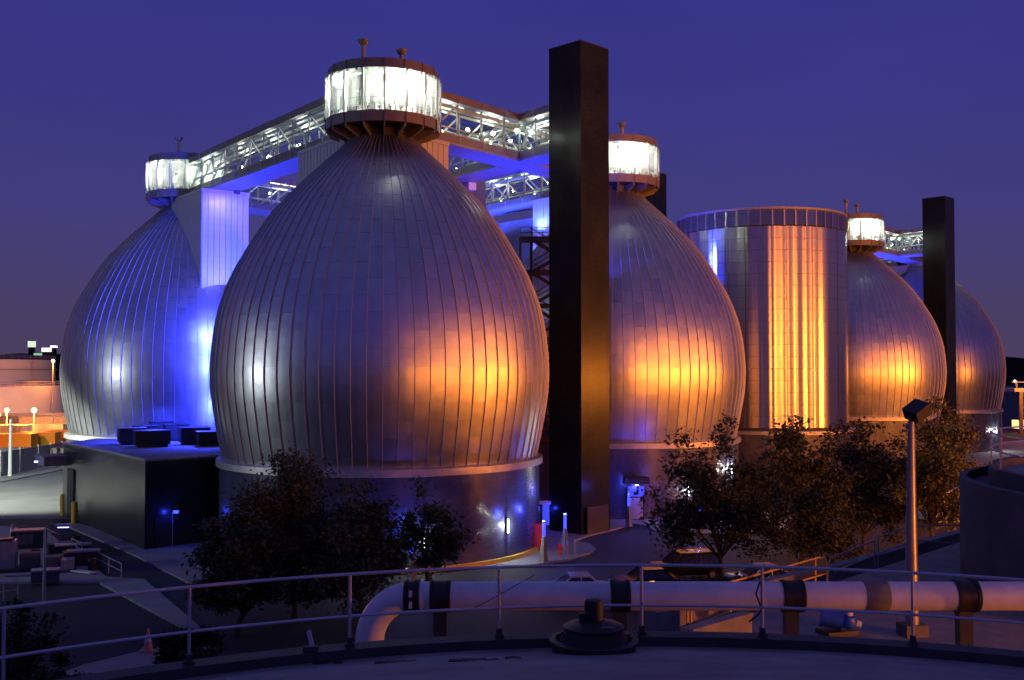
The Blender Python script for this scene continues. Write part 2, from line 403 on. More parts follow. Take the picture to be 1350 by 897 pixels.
ring_me = MB().lathe([(12.0, H-6.5), (12.15, H-6.62), (12.60, H-6.68), (12.62, H-7.15), (12.25, H-7.22)], 96).mesh('base_ring', M['ring'], True)
zb = H-7.0
base_me = MB().lathe([(12.36, 0.), (12.36, zb)], 96).mesh('base_wall', M['base'], True)
neck_me = MB().lathe([(2.55, H+17.9), (2.62, H+18.05), (2.62, H+18.2), (2.3, H+18.25), (2.3, H+19.2)], 48).mesh('neck', M['rust'], True)
def egg(pos, label, hide, cap, rot=0.):
    t = thing('egg_tank', label, 'storage tank', pos, 'steel egg tanks')
    inst(shell_me, 'shell', t); inst(base_me, 'base_wall', t); inst(ring_me, 'base_ring', t); inst(neck_me, 'neck', t)
    todo = []; camaz = math.atan2(-pos.y, -pos.x)
    rg = random.Random(int(pos.x*10))
    for g in range(NG):
        phi = rot+g*DPHI; rel = (phi-camaz+PI) % (2*PI)-PI
        if abs(rel) > 1.62: continue
        for kk, (s0, s1) in enumerate(rows(g % 2)):
            r, z, _, _ = prof_at((s0+s1)/2)
            x, y = pos.x+r*math.cos(phi), pos.y+r*math.sin(phi)
            px = 675+F*x/y; wpx = r*DPHI*max(0., math.cos(rel))*F/y
            todo.append((wpx if not hide(px) else -1+wpx*.001, g % 2, kk, phi, rg.randrange(3)))
    todo.sort(reverse=True); st = MB(); n = 0
    for wpx, par, kk, phi, var in todo:
        if wpx > 7.2 and n < cap:
            me, r, z = panel_mesh(par, kk, var)
            inst(me, 'panel', t, (r*math.cos(phi), r*math.sin(phi), z), (rg.gauss(0, .0008), rg.gauss(0, .0012), phi+rg.gauss(0, .0012))); n += 1
        else:
            vs, fs = panel_verts(par, kk, var, phi); st.add(vs, fs)
    if st.v: stuff(inst(st.mesh('panel_field', M['panel'], True), 'panel_field', t))
    for g in range(NG):
        phi = rot+(g+.5)*DPHI; rel = (phi-camaz+PI) % (2*PI)-PI
        if abs(rel) < 1.58: inst(SEAM, 'seam', t, (0, 0, 0), (0, 0, phi))
    return t
eggA = egg(A, 'largest steel egg tank, standing nearest, with the biggest orange glow and the trees below it', lambda px: False, 300)
put(MB().lathe([(12.40, .10), (12.40, .42), (12.66, .40), (12.68, .10)], 96, A), 'base_kerb', M['yellow'], eggA, True)
eggB = egg(B, 'steel egg tank at far left, washed blue on its right flank', lambda px: px > 305, 300)
eggD = egg(D, 'steel egg tank with orange glow between the tallest dark tower and the round clad building', lambda px: px < 800, 300)
eggE = egg(Eg, 'steel egg tank between the round clad building and the slim far tower', lambda px: px < 1114, 300)
eggF = egg(Fg, 'half hidden steel egg tank right of the slim far tower, over a white lit base', lambda px: px < 1252, 120)
# ================================================================== GLASS ROOMS ON THE EGGS
NP = 17; RG = 4.6; ZT, ZB = H+22.8, H+19.62
def arc_plate(r, z0, z1, a0, a1, th, n=4, r2=None):
    r2 = r if r2 is None else r2
    m = MB(); vs = []
    for i in range(n+1):
        a = a0+(a1-a0)*i/n
        for rr, z in ((r2, z0), (r, z1), (r-th, z1), (r2-th, z0)): vs.append((rr*math.cos(a), rr*math.sin(a), z))
    fs = [[i*4+j, (i+1)*4+j, (i+1)*4+(j+1) % 4, i*4+(j+1) % 4] for i in range(n) for j in range(4)]
    fs += [[0, 1, 2, 3], [n*4+3, n*4+2, n*4+1, n*4]]
    return m.add(vs, fs)
DA = 2*PI/NP
pane_me = arc_plate(RG, ZB, ZT, -DA/2+.004, DA/2-.004, .03).mesh('glass_pane', M['frit'], True)
fas_me = arc_plate(RG-.30, ZT+.0, ZT+.80, -DA/2+.006, DA/2-.006, .12).mesh('roof_fascia', M['rust'], True)
ffas_me = arc_plate(RG-.10, ZB-.85, ZB-.02, -DA/2+.006, DA/2-.006, .12).mesh('floor_fascia', M['rust'], True)
mul_me = MB().box((RG-.10, 0, (ZB+ZT)/2), (.16, .10, ZT-ZB)).mesh('mullion', M['white'])
riv_me = MB().box((RG-.28, 0, ZT+.40), (.10, .07, .84)).box((RG-.06, 0, ZB-.43), (.10, .07, .86)).mesh('fascia_rib', M['rust'])
brk = MB()
brk.add([(RG-.22, -.05, ZB-.86), (RG-.22, .05, ZB-.86), (RG-.22, .05, ZB-1.15), (RG-.22, -.05, ZB-1.15), (2.3, -.05, ZB-.86), (2.3, .05, ZB-.86), (2.3, .05, ZB-1.9), (2.3, -.05, ZB-1.9)],
        [(0, 1, 2, 3), (7, 6, 5, 4), (0, 4, 5, 1), (3, 2, 6, 7), (0, 3, 7, 4), (1, 5, 6, 2)])
brk_me = brk.mesh('bracket', M['rust'])
inn = MB()
for k in range(14):
    a = 2*PI*k/14+.1; rr = 2.55 if k % 2 else 3.1
    inn.box((rr*math.cos(a), rr*math.sin(a), (ZB+ZT)/2), (.2+.25*(k % 3), .16, ZT-ZB-.2), a)
inn.lathe([(1.7, ZB), (1.7, ZB+1.9), (1.2, ZB+2.3), (1.2, ZT-.1)], 20)
for k in range(9):
    a = 2*PI*k/9+.5; inn.box((2.2*math.cos(a), 2.2*math.sin(a), ZB+.5), (.7, .7, 1.0), a)
inn_me = inn.mesh('machinery', M['cream'])
crail = MB()
for zz in (.55, 1.05): crail.path([(RG-.45)*Vector((math.cos(2*PI*k/40), math.sin(2*PI*k/40), 0))+Vector((0, 0, ZB+zz)) for k in range(41)], .03, 5, False)
crail_me = crail.mesh('inner_rail', M['grey'])
clip = MB()
for k in range(NP*2):
    a = DA/4+k*DA/2
    for z, s in ((ZB+.18, 1), (ZT-.18, -1)):
        clip.box(((RG+.04)*math.cos(a), (RG+.04)*math.sin(a), z), (.05, .26, .06), a)
        clip.box(((RG+.04)*math.cos(a), (RG+.04)*math.sin(a), z-s*.12), (.05, .07, .2), a)
clip_me = clip.mesh('pane_clip', M['dark'])
roof_me = MB().lathe([(.01, ZT+.95), (RG-.6, ZT+.80), (RG-.42, ZT+.79), (RG-.42, ZT+.02), (.01, ZT+.02)], 40).mesh('roof', M['grey'], True)
floor_me = MB().lathe([(.01, ZB-.02), (RG-.24, ZB-.02), (RG-.24, ZB-.84), (.01, ZB-.84)], 40).mesh('floor', M['dark'], True)
tube_me = MB().box((0, 0, 0), (1.5, .14, .07)).mesh('ceiling_tube', M['E_cool'])
GVENT = {'A': ((-1.45, -1.2, 2.1), (1.5, -.6, 1.5)), 'B': ((-.7, -1.6, 2.0),), 'D': ((.6, -1.5, 1.5),), 'E': ((-1.5, -1.6, 2.2), (.3, -1.2, 1.6))}
def gallery(pos, key, label, rot, power):
    t = thing('glass_room', label, 'glass room', pos, 'glass rooms on the egg tanks')
    inst(roof_me, 'roof', t); inst(floor_me, 'floor', t); inst(inn_me, 'machinery', t, rot=(0, 0, rot)); inst(crail_me, 'inner_rail', t)
    stuff(inst(clip_me, 'pane_clip', t, rot=(0, 0, rot)))
    for i in range(NP):
        a = rot+i*DA
        inst(pane_me, 'glass_pane', t, rot=(0, 0, a)); inst(fas_me, 'roof_fascia', t, rot=(0, 0, a)); inst(ffas_me, 'floor_fascia', t, rot=(0, 0, a))
        inst(mul_me, 'mullion', t, rot=(0, 0, a+DA/2)); inst(brk_me, 'bracket', t, rot=(0, 0, a+DA/2)); inst(riv_me, 'fascia_rib', t, rot=(0, 0, a+DA/2))
    for i in range(8):
        a = rot+2*PI*i/8+.2; inst(tube_me, 'ceiling_tube', t, (3.2*math.cos(a), 3.2*math.sin(a), ZT-.06), (0, 0, a+PI/2))
    for vx, vy, vh in GVENT[key]:
        p = put(MB().path([pos+Vector((vx, vy, ZT+.8)), pos+Vector((vx, vy, ZT+.8+vh))], .19, 10), 'vent_pipe', M['grey'], t, True)
        put(MB().lathe([(.20, ZT+.55+vh), (.44, ZT+.85+vh), (.46, ZT+.97+vh), (.10, ZT+1.05+vh), (.01, ZT+1.05+vh)], 14, pos+Vector((vx, vy, 0))), 'vent_cap', M['rust'], p, True)
    for k in range(3):
        a = rot+2*PI*k/3+2.6
        lamp(pos+Vector((3.45*math.cos(a), 3.45*math.sin(a), ZB+2.3)), power/3, COOL, .18, 'room_light')
    return t
faceA = math.atan2(-A.y, -A.x)
gallery(A, 'A', 'nearest and largest lit glass drum room, on top of the front egg tank', faceA-.165, 2600)
gallery(B, 'B', 'lit glass drum room farthest left, on the blue washed egg tank', math.atan2(-B.y, -B.x)+.1, 2600)
gallery(D, 'D', 'lit glass drum room just right of the tallest dark tower', math.atan2(-D.y, -D.x)-.1, 2600)
gallery(Eg, 'E', 'smallest lit glass drum room, above the egg tank behind the round clad building', math.atan2(-Eg.y, -Eg.x)+.08, 2600)
# ================================================================== GLASS BRIDGES
BW = 3.1
def bridge(P, Q, label, g0=0., g1=0., bay=3.1, lightp=170, sides=(-1, 1), nl=None, truss=True):
    P = Vector(P); Q = Vector(Q); d = (Q-P).normalized(); P = P+d*g0; Q = Q-d*g1
    n = max(1, round((Q-P).length/bay)); s = (Q-P).length/n; nrm = Vector((d.y, -d.x, 0)); ang = math.atan2(d.y, d.x)
    t = thing('glass_bridge', label, 'bridge', Vector((P.x, P.y, H+18.75)), 'glass bridges between the tanks')
    mid = (P+Q)/2; Ln = (Q-P).length
    put(MB().box((mid.x, mid.y, H+18.86), (Ln, BW, .22), ang), 'floor_slab', M['slab'], t)
    put(MB().box((mid.x, mid.y, H+19.55), (Ln, BW-.3, .08), ang), 'walking_floor', M['grey'], t)
    put(MB().box((mid.x, mid.y, H+22.75), (Ln, BW-.3, .16), ang), 'roof_slab', M['grey'], t)
    pm = MB()
    for o, z, r in ((-.9, 22.2, .12), (-.4, 22.35, .09), (.5, 22.25, .14), (.95, 22.0, .08), (-1.1, 20.6, .1), (1.0, 20.3, .07)):
        pm.path([P+nrm*o+Vector((0, 0, H+z)), Q+nrm*o+Vector((0, 0, H+z))], r, 6)
    put(pm, 'service_pipes', M['cream'], t)
    def rotd(me, name, c): return inst(me, name, t, Vector(c)-t.location, (0, 0, ang))
    key = round(s, 3)
    f_me = MB().box((0, 0, 0), (s-.03, .10, .62)).mesh('fascia_panel', M['rust'])
    g_me = MB().box((0, 0, 0), (s-.03, .03, 2.56)).mesh('glass_pane', M['glass'])
    v_me = MB().box((0, 0, 0), (.14, .14, 2.6)).mesh('post', M['grey'])
    rb_me = MB().box((0, 0, 0), (.08, .14, .64)).mesh('fascia_rib', M['grey'])
    dg = {k: MB().bar((-s/2, 0, -1.25*k), (s/2, 0, 1.25*k), .13, .13).mesh('brace', M['white']) for k in (-1, 1)}
    t_me = MB().box((0, 0, 0), (1.3, .12, .06)).mesh('ceiling_tube', M['E_cool'])
    l_me = MB().lathe([(.01, -.09), (.09, 0), (.01, .09)], 8).mesh('floor_lamp', M['E_floor'], True)
    for i in range(n):
        c = P+d*(s*(i+.5))
        for k in sides:
            o = nrm*(k*BW/2)
            rotd(f_me, 'fascia_panel', c+o+Vector((0, 0, H+22.68))); rotd(f_me, 'fascia_panel', c+o+Vector((0, 0, H+19.28)))
            rotd(g_me, 'glass_pane', c+o*.97+Vector((0, 0, H+20.97)))
            if k < 0 or i % 2 == 0: rotd(dg[1 if i < n/2 else -1], 'brace', c+o*.84+Vector((0, 0, H+20.97)))
            e = P+d*(s*i)
            rotd(v_me, 'post', e+o*.84+Vector((0, 0, H+20.97))); rotd(rb_me, 'fascia_rib', e+o*1.02+Vector((0, 0, H+22.68))); rotd(rb_me, 'fascia_rib', e+o*1.02+Vector((0, 0, H+19.28)))
        rotd(t_me, 'ceiling_tube', c+Vector((0, 0, H+22.6)))
        if i % 2 == 0: rotd(l_me, 'floor_lamp', c+nrm*(1.05*(sides[-1]))+Vector((0, 0, H+19.8)))
    for i in range(nl if nl is not None else max(1, n//3)):
        m_ = (nl if nl is not None else max(1, n//3)); c = P+d*(Ln*(i+.5)/m_)
        lamp(c+Vector((0, 0, H+21.9)), lightp, COOL, .2, 'bridge_light')
    return t
J1 = A+(D-A)*.522
bridge(A, B, 'long lit glass bridge from the front egg tank to the far left egg tank', 4.2, 4.2, nl=5)
bridge(A, D, 'lit glass bridge from the front egg tank back towards the dark tower', 4.2, 4.2, nl=4)
T1c = T1+Vector((0, 2.56, 0))
nj = (T1c-J1).normalized()
bridge(J1+nj*1.65, T1c, 'short lit glass bridge joining the tallest dark tower at right angles', 0, 1.8, nl=2)
bridge(J1-nj*10.2, J1-nj*1.65, 'short glass bridge running back from the bridge crossing to the grey block', 0, 0, nl=1)
bridge(B, Cc, 'lit glass bridge glimpsed below the long bridge, left of the front egg tank', 4.2, 4.2, nl=4)
bridge(Cc, D, 'lower looking far glass bridge seen between the front egg tank and the tower', 4.2, 4.2, nl=5)
J2 = Eg+(D-A)*.522; T2c = T2+Vector((0, 2.56, 0)); nj2 = (T2c-J2).normalized()
bridge(Eg, Fg, 'lit glass bridge leaving the smallest glass room towards the slim far tower', 4.2, 4.2, nl=4, lightp=140)
bridge(J2+nj2*1.65, T2c, 'short lit glass bridge meeting the slim far tower', 0, 1.8, nl=2, lightp=140)
bridge(C2, Fg, 'farthest glass bridge, glimpsed under the bridge beside the slim far tower', 14, 4.2, nl=3, lightp=110)
# ================================================================== RIBBED SHAFTS UNDER THE BRIDGES
def shaft(egp, d, t_, wdt, zbot, label, rt=None):
    d = Vector(d).normalized(); n = Vector((d.y, -d.x, 0)); ang = math.atan2(d.y, d.x)
    c = egp+d*(t_/2+.8); ln = t_-1.6; z0, z1 = H+zbot, H+18.72
    t = thing('shaft_housing', label, 'shaft', Vector((c.x, c.y, z0)), 'ribbed shafts under the bridges')
    put(MB().box((c.x, c.y, (z0+z1)/2), (ln, wdt, z1-z0), ang), 'core', M['grey'], t)
    w_ = .62
    k = round(wdt/w_); pw = wdt/k
    me = MB().box((0, 0, 0), (.05, pw-.07, z1-z0-.35)).mesh('cladding_strip', M['shaft'])
    for i in range(k):
        o = egp+d*(t_+.025)+n*(-wdt/2+pw*(i+.5)); inst(me, 'cladding_strip', t, Vector((o.x, o.y, (z0+z1)/2-.18))-t.location, (0, 0, ang))
    k2 = round(ln/w_); pl = ln/k2
    me2 = MB().box((0, 0, 0), (pl-.07, .05, z1-z0-.35)).mesh('cladding_strip', M['shaft'])
    for i in range(k2):
        for sd in (-1, 1):
            o = egp+d*(1.6+pl*(i+.5))+n*(sd*(wdt/2+.025)); inst(me2, 'cladding_strip', t, Vector((o.x, o.y, (z0+z1)/2-.18))-t.location, (0, 0, ang))
    put(MB().box((c.x, c.y, z1-.17), (ln+.16, wdt+.16, .3), ang), 'top_trim', M['shaft'], t)
    return t
shaft(B, A-B, 10.6, 5.0, 7.6, 'violet lit ribbed metal shaft between the far left egg tank and the bridge')
shaft(A, B-A, 10.0, 5.0, 8.2, 'grey ribbed metal shaft on the left shoulder of the front egg tank')
shaft(A, D-A, 5.4, 4.0, 12.0, 'orange tinted ribbed shaft on the right shoulder of the front egg tank')
shaft(D, Cc-D, 10.5, 5.0, 7.6, 'pale ribbed shaft half hidden by the tallest dark tower')
shaft(Fg, C2-Fg, 10.5, 5.0, 7.6, 'blue lit ribbed shaft left of the slim far tower')
# ================================================================== TOWERS
TS = 3.624
def tower(corner, ztop, label, side=TS):
    c = Vector((corner.x, corner.y+side*.7071, 0))
    t = thing('dark_tower', label, 'tower', c, 'dark tiled towers')
    put(MB().box((c.x, c.y, ztop/2), (side, side, ztop), PI/4), 'shaft', M['tower'], t)
    put(MB().box((c.x, c.y, ztop+.05), (side+.06, side+.06, .1), PI/4), 'coping', M['dark'], t)
    return t
tower(T1, H+27.5, 'tallest dark tiled square tower, in front between two egg tanks')
tower(T2, H+27.5, 'slim dark tiled tower at far right between two egg tanks')
tower(Vector((19.0, 142.4, 0)), H+27.3, 'dark tower sliver behind the glass room right of the tallest tower')
# grey block carrying the back of the crossing, and blue lit tiled block
bk = J1-nj*12.5
t = thing('tiled_block', 'dark grey block tower behind the front egg tank, under the short bridge', 'building', Vector((bk.x, bk.y, 0)))
put(MB().box((bk.x, bk.y, (H+19.4)/2), (5.2, 6.6, H+19.4), math.atan2(nj.y, nj.x)), 'walls', M['back'], t)
q = J1-nj*9.6
for sg in (-1, 1):
    o = q+Vector((nj.y, -nj.x, 0))*sg*1.15; put(MB().box((o.x, o.y, H+18.35), (.9, .9, .75), math.atan2(nj.y, nj.x)), 'bearing_block', M['shaft'], t)
c0 = at(661, 300, 121); c1 = at(760, 300, 112)
mid = (c0+c1)/2; dd = c1-c0
t = thing('tiled_block', 'blue floodlit tiled block behind the gap between front egg tank and tower', 'building', Vector((mid.x+2, mid.y+4, 0)))
put(MB().box((mid.x+2, mid.y+4, (H+17.2)/2), (math.hypot(dd.x, dd.y), 8, H+17.2), math.atan2(dd.y, dd.x)), 'walls', M['back'], t)
# base building between front egg and tower (dark, with canopy, door)
bc = Vector((1.6, 98.0, 0))
t = thing('link_building', 'dark low building between front egg tank and tower with blue lit canopy', 'building', bc)
put(MB().box((2.4, 95.6, 3.6), (9.5, 5.5, 7.2), .35), 'walls', M['block'], t)
cp = at(733, 661, 89.6)
put(MB().box((cp.x-.2, cp.y, cp.z), (3.2, 1.6, .28), .12), 'canopy', M['grey'], t)
put(MB().box((cp.x-1.3, cp.y-.84, cp.z), (1.1, .05, .1), .12), 'canopy_light', M['E_bluew'], t)
dp = at(722, 683, 92.0)
dr = put(MB().box((dp.x+.1, 91.9, 1.2), (1.1, .2, 2.4), .35), 'door', M['bluedoor'], t)
sp_ = at(747, 660, 89.0)
put(MB().box((sp_.x, sp_.y, sp_.z), (.75, .2, .75)), 'lit_sign_box', M['dark'], t)
mbx = MB()
for i in range(3): mbx.box((sp_.x, sp_.y-.12, sp_.z-.22+.22*i), (.5, .04, .06))
put(mbx, 'sign_light', M['E_bluew'], t)
lamp((cp.x-.6, cp.y-1.2, cp.z-.5), 60, BLUE, .15, 'canopy_lamp')
# ================================================================== STEEL STAIR
st = at(706, 400, 95.5)
t = thing('steel_stair', 'dark steel fire stair in blue light between front egg tank and tower', 'stair', Vector((st.x, st.y, 0)))
sx0, sx1, sy0, sy1 = st.x-1.4, st.x+2.6, st.y-1.1, st.y+1.3
for x in (sx0, sx1, sx0+1.0):
    for y in (sy0, sy1): put(MB().box((x, y, (H+12.1)/2), (.2, .2, H+12.1)), 'column', M['dark'], t)
lv = [H+12.0-3.05*i for i in range(8)]
for i, z in enumerate(lv):
    put(MB().box(((sx0+sx1)/2, sy0, z), (sx1-sx0, .14, .28)).box(((sx0+sx1)/2, sy1, z), (sx1-sx0, .14, .28)).box((sx0+.45, (sy0+sy1)/2, z), (1.0, sy1-sy0, .12)), 'landing', M['dark'], t)
    if i < len(lv)-1:
        m1 = MB(); z2 = lv[i+1]; zm = (z+z2)/2
        for (xa, za, xb, zb_, yy) in ((sx0+.9, z, sx1-.5, zm, sy0+.5), (sx1-.5, zm, sx0+.9, z2, sy1-.5)):
            for o in (-.42, .42):
                m1.bar((xa, yy+o, za), (xb, yy+o, zb_), .05, .26)
                m1.bar((xa, yy+o, za+1.0), (xb, yy+o, zb_+1.0), .05, .05); m1.bar((xa, yy+o, za+.55), (xb, yy+o, zb_+.55), .04, .04)
            for k in range(8):
                f = (k+.5)/8; m1.box((xa+(xb-xa)*f, yy, za+(zb_-za)*f), (.27, .84, .04))
        put(m1, 'flight', M['dark'], t)
m1 = MB()
for zz in (.5, 1.0): m1.bar((sx0, sy0, H+12+zz), (sx1+.6, sy0, H+12+zz), .05, .05); m1.bar((sx0, sy0, H+12+zz), (sx0, sy1, H+12+zz), .05, .05)
for k in range(5): m1.box((sx0+(sx1-sx0)*k/4, sy0, H+12.5), (.05, .05, 1.0))
put(m1, 'guard_rail', M['dark'], t)
# ================================================================== ROUND CLAD BUILDING
U = Vector((32.225, 134.804, 0)); UR = 10.71; UZ0, UZ1 = H-6.9, H+17.25
t = thing('round_building', 'round building in polished steel cladding with a louvred top band', 'building', U)
put(MB().lathe([(UR-.12, 0), (UR-.12, H+19.4), (UR-.5, H+19.45), (.01, H+19.5)], 80, U), 'core', M['joint'], t, True)
put(MB().lathe([(UR-.02, H+19.25), (UR+.06, H+19.3), (UR+.06, H+19.55), (UR-.3, H+19.55)], 80, U), 'parapet', M['grey'], t, True)
put(MB().lathe([(UR+.05, UZ0-.3), (UR+1.0, UZ0-.35), (UR+1.0, UZ0-.75), (UR+.2, UZ0-.8)], 64, U), 'base_ledge', M['ring'], t, True)
put(MB().lathe([(UR+.6, 0), (UR+.6, UZ0-.7)], 64, U), 'base_wall', M['base'], t, True)
UN, URW = 16, 17; UH = (UZ1-UZ0)/URW; uaz = math.atan2(-U.y, -U.x)
cache = {}
def clad(rw, var):
    if (rw, var) not in cache:
        vs = []; fs = []; n, m_ = 20, 2; rr = random.Random(40+var); wv = [rr.gauss(0, .009) for _ in range(n+1)]; r2 = random.Random(rw*9+var)
        for i in range(m_+1):
            for j in range(n+1):
                aa = (2*PI/UN*.994)*(j/n-.5); r_ = UR+wv[j]+r2.gauss(0, .0005)
                vs.append((r_*math.cos(aa), r_*math.sin(aa), UZ0+UH*(rw+.010+.980*i/m_)))
        fs = [[i*(n+1)+j, i*(n+1)+j+1, (i+1)*(n+1)+j+1, (i+1)*(n+1)+j] for i in range(m_) for j in range(n)]
        cache[rw, var] = MB().add(vs, fs).mesh('cladding_panel', M['mirror'], True, (UR, 0, UZ0+UH*(rw+.5)))
    return cache[rw, var]
for g in range(UN):
    a = uaz-.17+(g+.5)*2*PI/UN
    rel = (a-uaz+PI) % (2*PI)-PI
    if abs(rel) > 1.75: continue
    cj = rnd.gauss(0, .035)
    for rw in range(URW):
        inst(clad(rw, g % 4), 'cladding_panel', t, (UR*math.cos(a), UR*math.sin(a), UZ0+UH*(rw+.5)), (0, rnd.gauss(0, .0004), a+cj))
LN = 48
lm = MB()
for k in range(9):
    z = H+17.45+k*.195; vs = []
    for j in range(3):
        aa = 2*PI/LN*.86*(j/2-.5)
        vs += [((UR-.06)*math.cos(aa), (UR-.06)*math.sin(aa), z+.17), ((UR+.0)*math.cos(aa), (UR+.0)*math.sin(aa), z)]
    lm.add(vs, [(0, 1, 3, 2), (2, 3, 5, 4)])
for s in (-1, 1):
    aa = s*2*PI/LN*.47; lm.box(((UR-.02)*math.cos(aa), (UR-.02)*math.sin(aa), H+18.28), (.16, .09, 1.9), aa)
l_me = lm.mesh('louvre_panel', M['louvre'])
for g in range(LN):
    a = uaz+(g+.5)*2*PI/LN; rel = (a-uaz+PI) % (2*PI)-PI
    if abs(rel) < 1.7: inst(l_me, 'louvre_panel', t, (0, 0, 0), (0, 0, a))
# ================================================================== LOW BLACK BUILDING AT LEFT
bz = H-6.95
c1 = gnd(193, 720); c0 = gnd(88, 690); c2 = gnd(284, 712)
c0 = Vector((c0.x, c0.y, 0)); c3 = c0+(c2-c1)*1.6; c2 = c1+(c2-c1)*1.6
c0 = Vector((-42.3, 98.6, 0)); c1 = Vector((-27.8, 79.3, 0)); c2 = Vector((-22.2, 85.0, 0)); c3 = Vector((-24.5, 110, 0)); c4 = Vector((-41.5, 112, 0))
poly = [(p.x, p.y) for p in (c0, c1, c2, c3, c4)]
t = thing('low_building', 'low black tiled building with blue lit flat roof beside the front egg tank', 'building', Vector((c1.x, c1.y, 0)))
put(MB().prism(poly, 0, bz), 'walls', M['block'], t)
put(MB().prism(poly, bz+.002, bz+.10), 'roof', M['conc'], t)
pm = MB()
for p, q in ((c0, c1), (c1, c2)): pm.bar((p.x, p.y, bz+.16), (q.x, q.y, bz+.16), .25, .14)
put(pm, 'coping', M['ring'], t)
# doorway recess canopy on left
cd = (c1-c0).normalized()
cq = c0+cd*.6
cz = at(80, 579+33, cq.y).z
put(MB().box((cq.x-.9, cq.y-.2, 5.3), (3.6, 2.6, .9), math.atan2(cd.y, cd.x)), 'canopy', M['conc'], t)
put(MB().box((cq.x-1.9, cq.y-1.75, 5.25), (.3, .1, .12), 0), 'canopy_light', M['E_bluew'], t)
dn = Vector((cd.y, -cd.x, 0))*1
dpos = c0+cd*3.1
put(MB().box((dpos.x, dpos.y, 2.3), (2.2, .25, 4.6), math.atan2(cd.y, cd.x)), 'recessed_door', M['black'], t)
dr_ = (c2-c1).normalized(); dd = c1+dr_*1.45
do = put(MB().box((dd.x, dd.y, 1.25), (1.3, .16, 2.5), math.atan2(dr_.y, dr_.x)), 'door', M['dark'], t)
de = c1+dr_*2.25
put(MB().box((de.x+.05, de.y-.1, 1.4), (.07, .07, 2.8)), 'door_edge_strip', M['ring'], t)  # plain pale strip beside the door, does not glow
fl = at(232, 675, de.y-.35)
put(MB().box(fl, (.35, .3, .2)), 'door_lamp', M['E_blue'], t)
lamp(fl+Vector((0, -.4, -.1)), 45, BLUE, .1, 'door_lamp')
# roof units
def roof_unit(px, py, Y, sx_, sy_, sz, label, rz=.45):
    p = at(px, py, Y); z0 = bz+.10
    u = thing('roof_unit', label, 'ventilation unit', Vector((p.x, p.y, z0)), 'black ventilation units on the low roof')
    put(MB().box((p.x, p.y, z0+.12), (sx_*.86, sy_*.86, .24), rz), 'curb', M['dark'], u)
    put(MB().box((p.x, p.y, z0+.24+sz/2), (sx_, sy_, sz), rz), 'casing', M['black'], u)
    put(MB().box((p.x, p.y, z0+.28+sz), (sx_+.12, sy_+.12, .09), rz), 'lid', M['dark'], u)
for a in ((174, 583, 97, 2.4, 2.2, 1.2, 'black ventilation unit farthest left on the low black roof'),
          (200, 588, 94, 3.0, 2.0, 1.15, 'long black ventilation unit nearest the front edge of the low black roof'),
          (192, 576, 101, 2.2, 2.0, 1.2, 'black ventilation unit behind the leftmost one on the low roof'),
          (212, 572, 104, 2.0, 1.8, 1.5, 'tallest black ventilation unit at the back of the low roof'),
          (232, 577, 102, 2.2, 2.0, 1.3, 'black ventilation unit in the middle of the low black roof'),
          (256, 584, 97, 2.6, 2.0, 1.25, 'black ventilation unit right of the roof middle, left of its lowest neighbour'),
          (278, 588, 95, 2.4, 1.8, 1.0, 'lowest black ventilation unit, against the front egg tank')): roof_unit(*a)
# blue floods between the tanks
def flood(loc, aim, power, label, col=BLUE, spot=2.2, r=.2, em='E_blue', grp='blue floodlights', vis=True):
    loc = Vector(loc); aim = Vector(aim); d = (aim-loc).normalized()
    t = thing('floodlight', label, 'floodlight', loc, grp)
    R = d.to_track_quat('Y', 'Z').to_matrix()
    put(MB().box(loc-d*.12, (.5, .3, .36), M=R), 'housing', M['dark'], t)
    put(MB().box(loc+d*.05, (.42, .03, .28), M=R), 'lens', M[em], t)
    lamp(loc+d*.25, power, col, r, 'flood_lamp', None, spot, aim, .5)
    return t
flood((-25.2, 99.5, H-6.3), (-31, 108, H+1), 9000, 'blue floodlight on the low roof aimed at the left egg tank', spot=2.6)
for z, p in ((H-4, 3500), (H+3, 3500), (H+10, 4500)):
    lamp((-22.0, 99.5, z), p, BLUE, .8, 'flood_lamp', None, 2.4, (-32, 110, z+1))
for z, p in ((H+1, 38000), (H+9, 52000)):
    lamp((-21.5, 93, z), p, BLUE, 1.2, 'flood_lamp', None, 1.5, (-36, 114, z+2))
for x_, y_ in ((-34.5, 100.5), (-29, 97.5)):
    lamp((x_, y_, H-2.6), 9000, BLUE, .25, 'flood_lamp', None, 2.7, (x_, y_, 0))
dBA = (A-B).normalized()
sB = B+dBA*13.6+Vector((0, 0, H+18.0))
flood(sB, B+dBA*10.9+Vector((0, 0, H+12)), 520, 'blue floodlight hanging above the violet ribbed shaft', col=(.30, .27, 1.0), spot=2.9)
lamp(B+dBA*14+Vector((0, 0, H+9)), 700, (.25, .22, 1.0), .6, 'flood_lamp', None, 2.6, B+dBA*10.6+Vector((0, 0, H+14)))
def under(P, Q, n, power, col=BLUE, f0=.12, f1=.88, side=0., drop=4.6):
    for i in range(n):
        c = P.lerp(Q, f0+(f1-f0)*(i+.5)/n); d = (Q-P).normalized()
        c = c+Vector((d.y, -d.x, 0))*side
        lamp((c.x, c.y, H+18.7-drop), power, col, .3, 'flood_lamp', None, 2.7, (c.x, c.y, H+19))
under(A, B, 4, 1240, f0=.30, f1=.72)
under(A, D, 3, 1240, f0=.22, f1=.85)
under(J1-nj*10, J1+nj*7, 3, 1240, f0=0, f1=1)
under(B, Cc, 4, 1400, (.05, .08, 1))
under(Cc, D, 5, 5200, (.05, .085, 1), f0=.3, f1=.85, side=3.4, drop=3.6)
under(Eg, Fg, 3, 2200)
under(J2-nj2*8, J2+nj2*7, 2, 2000, f0=0, f1=1)
under(C2, Fg, 3, 3200, f0=.4, f1=.9)
q_ = at(690, 300, 112)
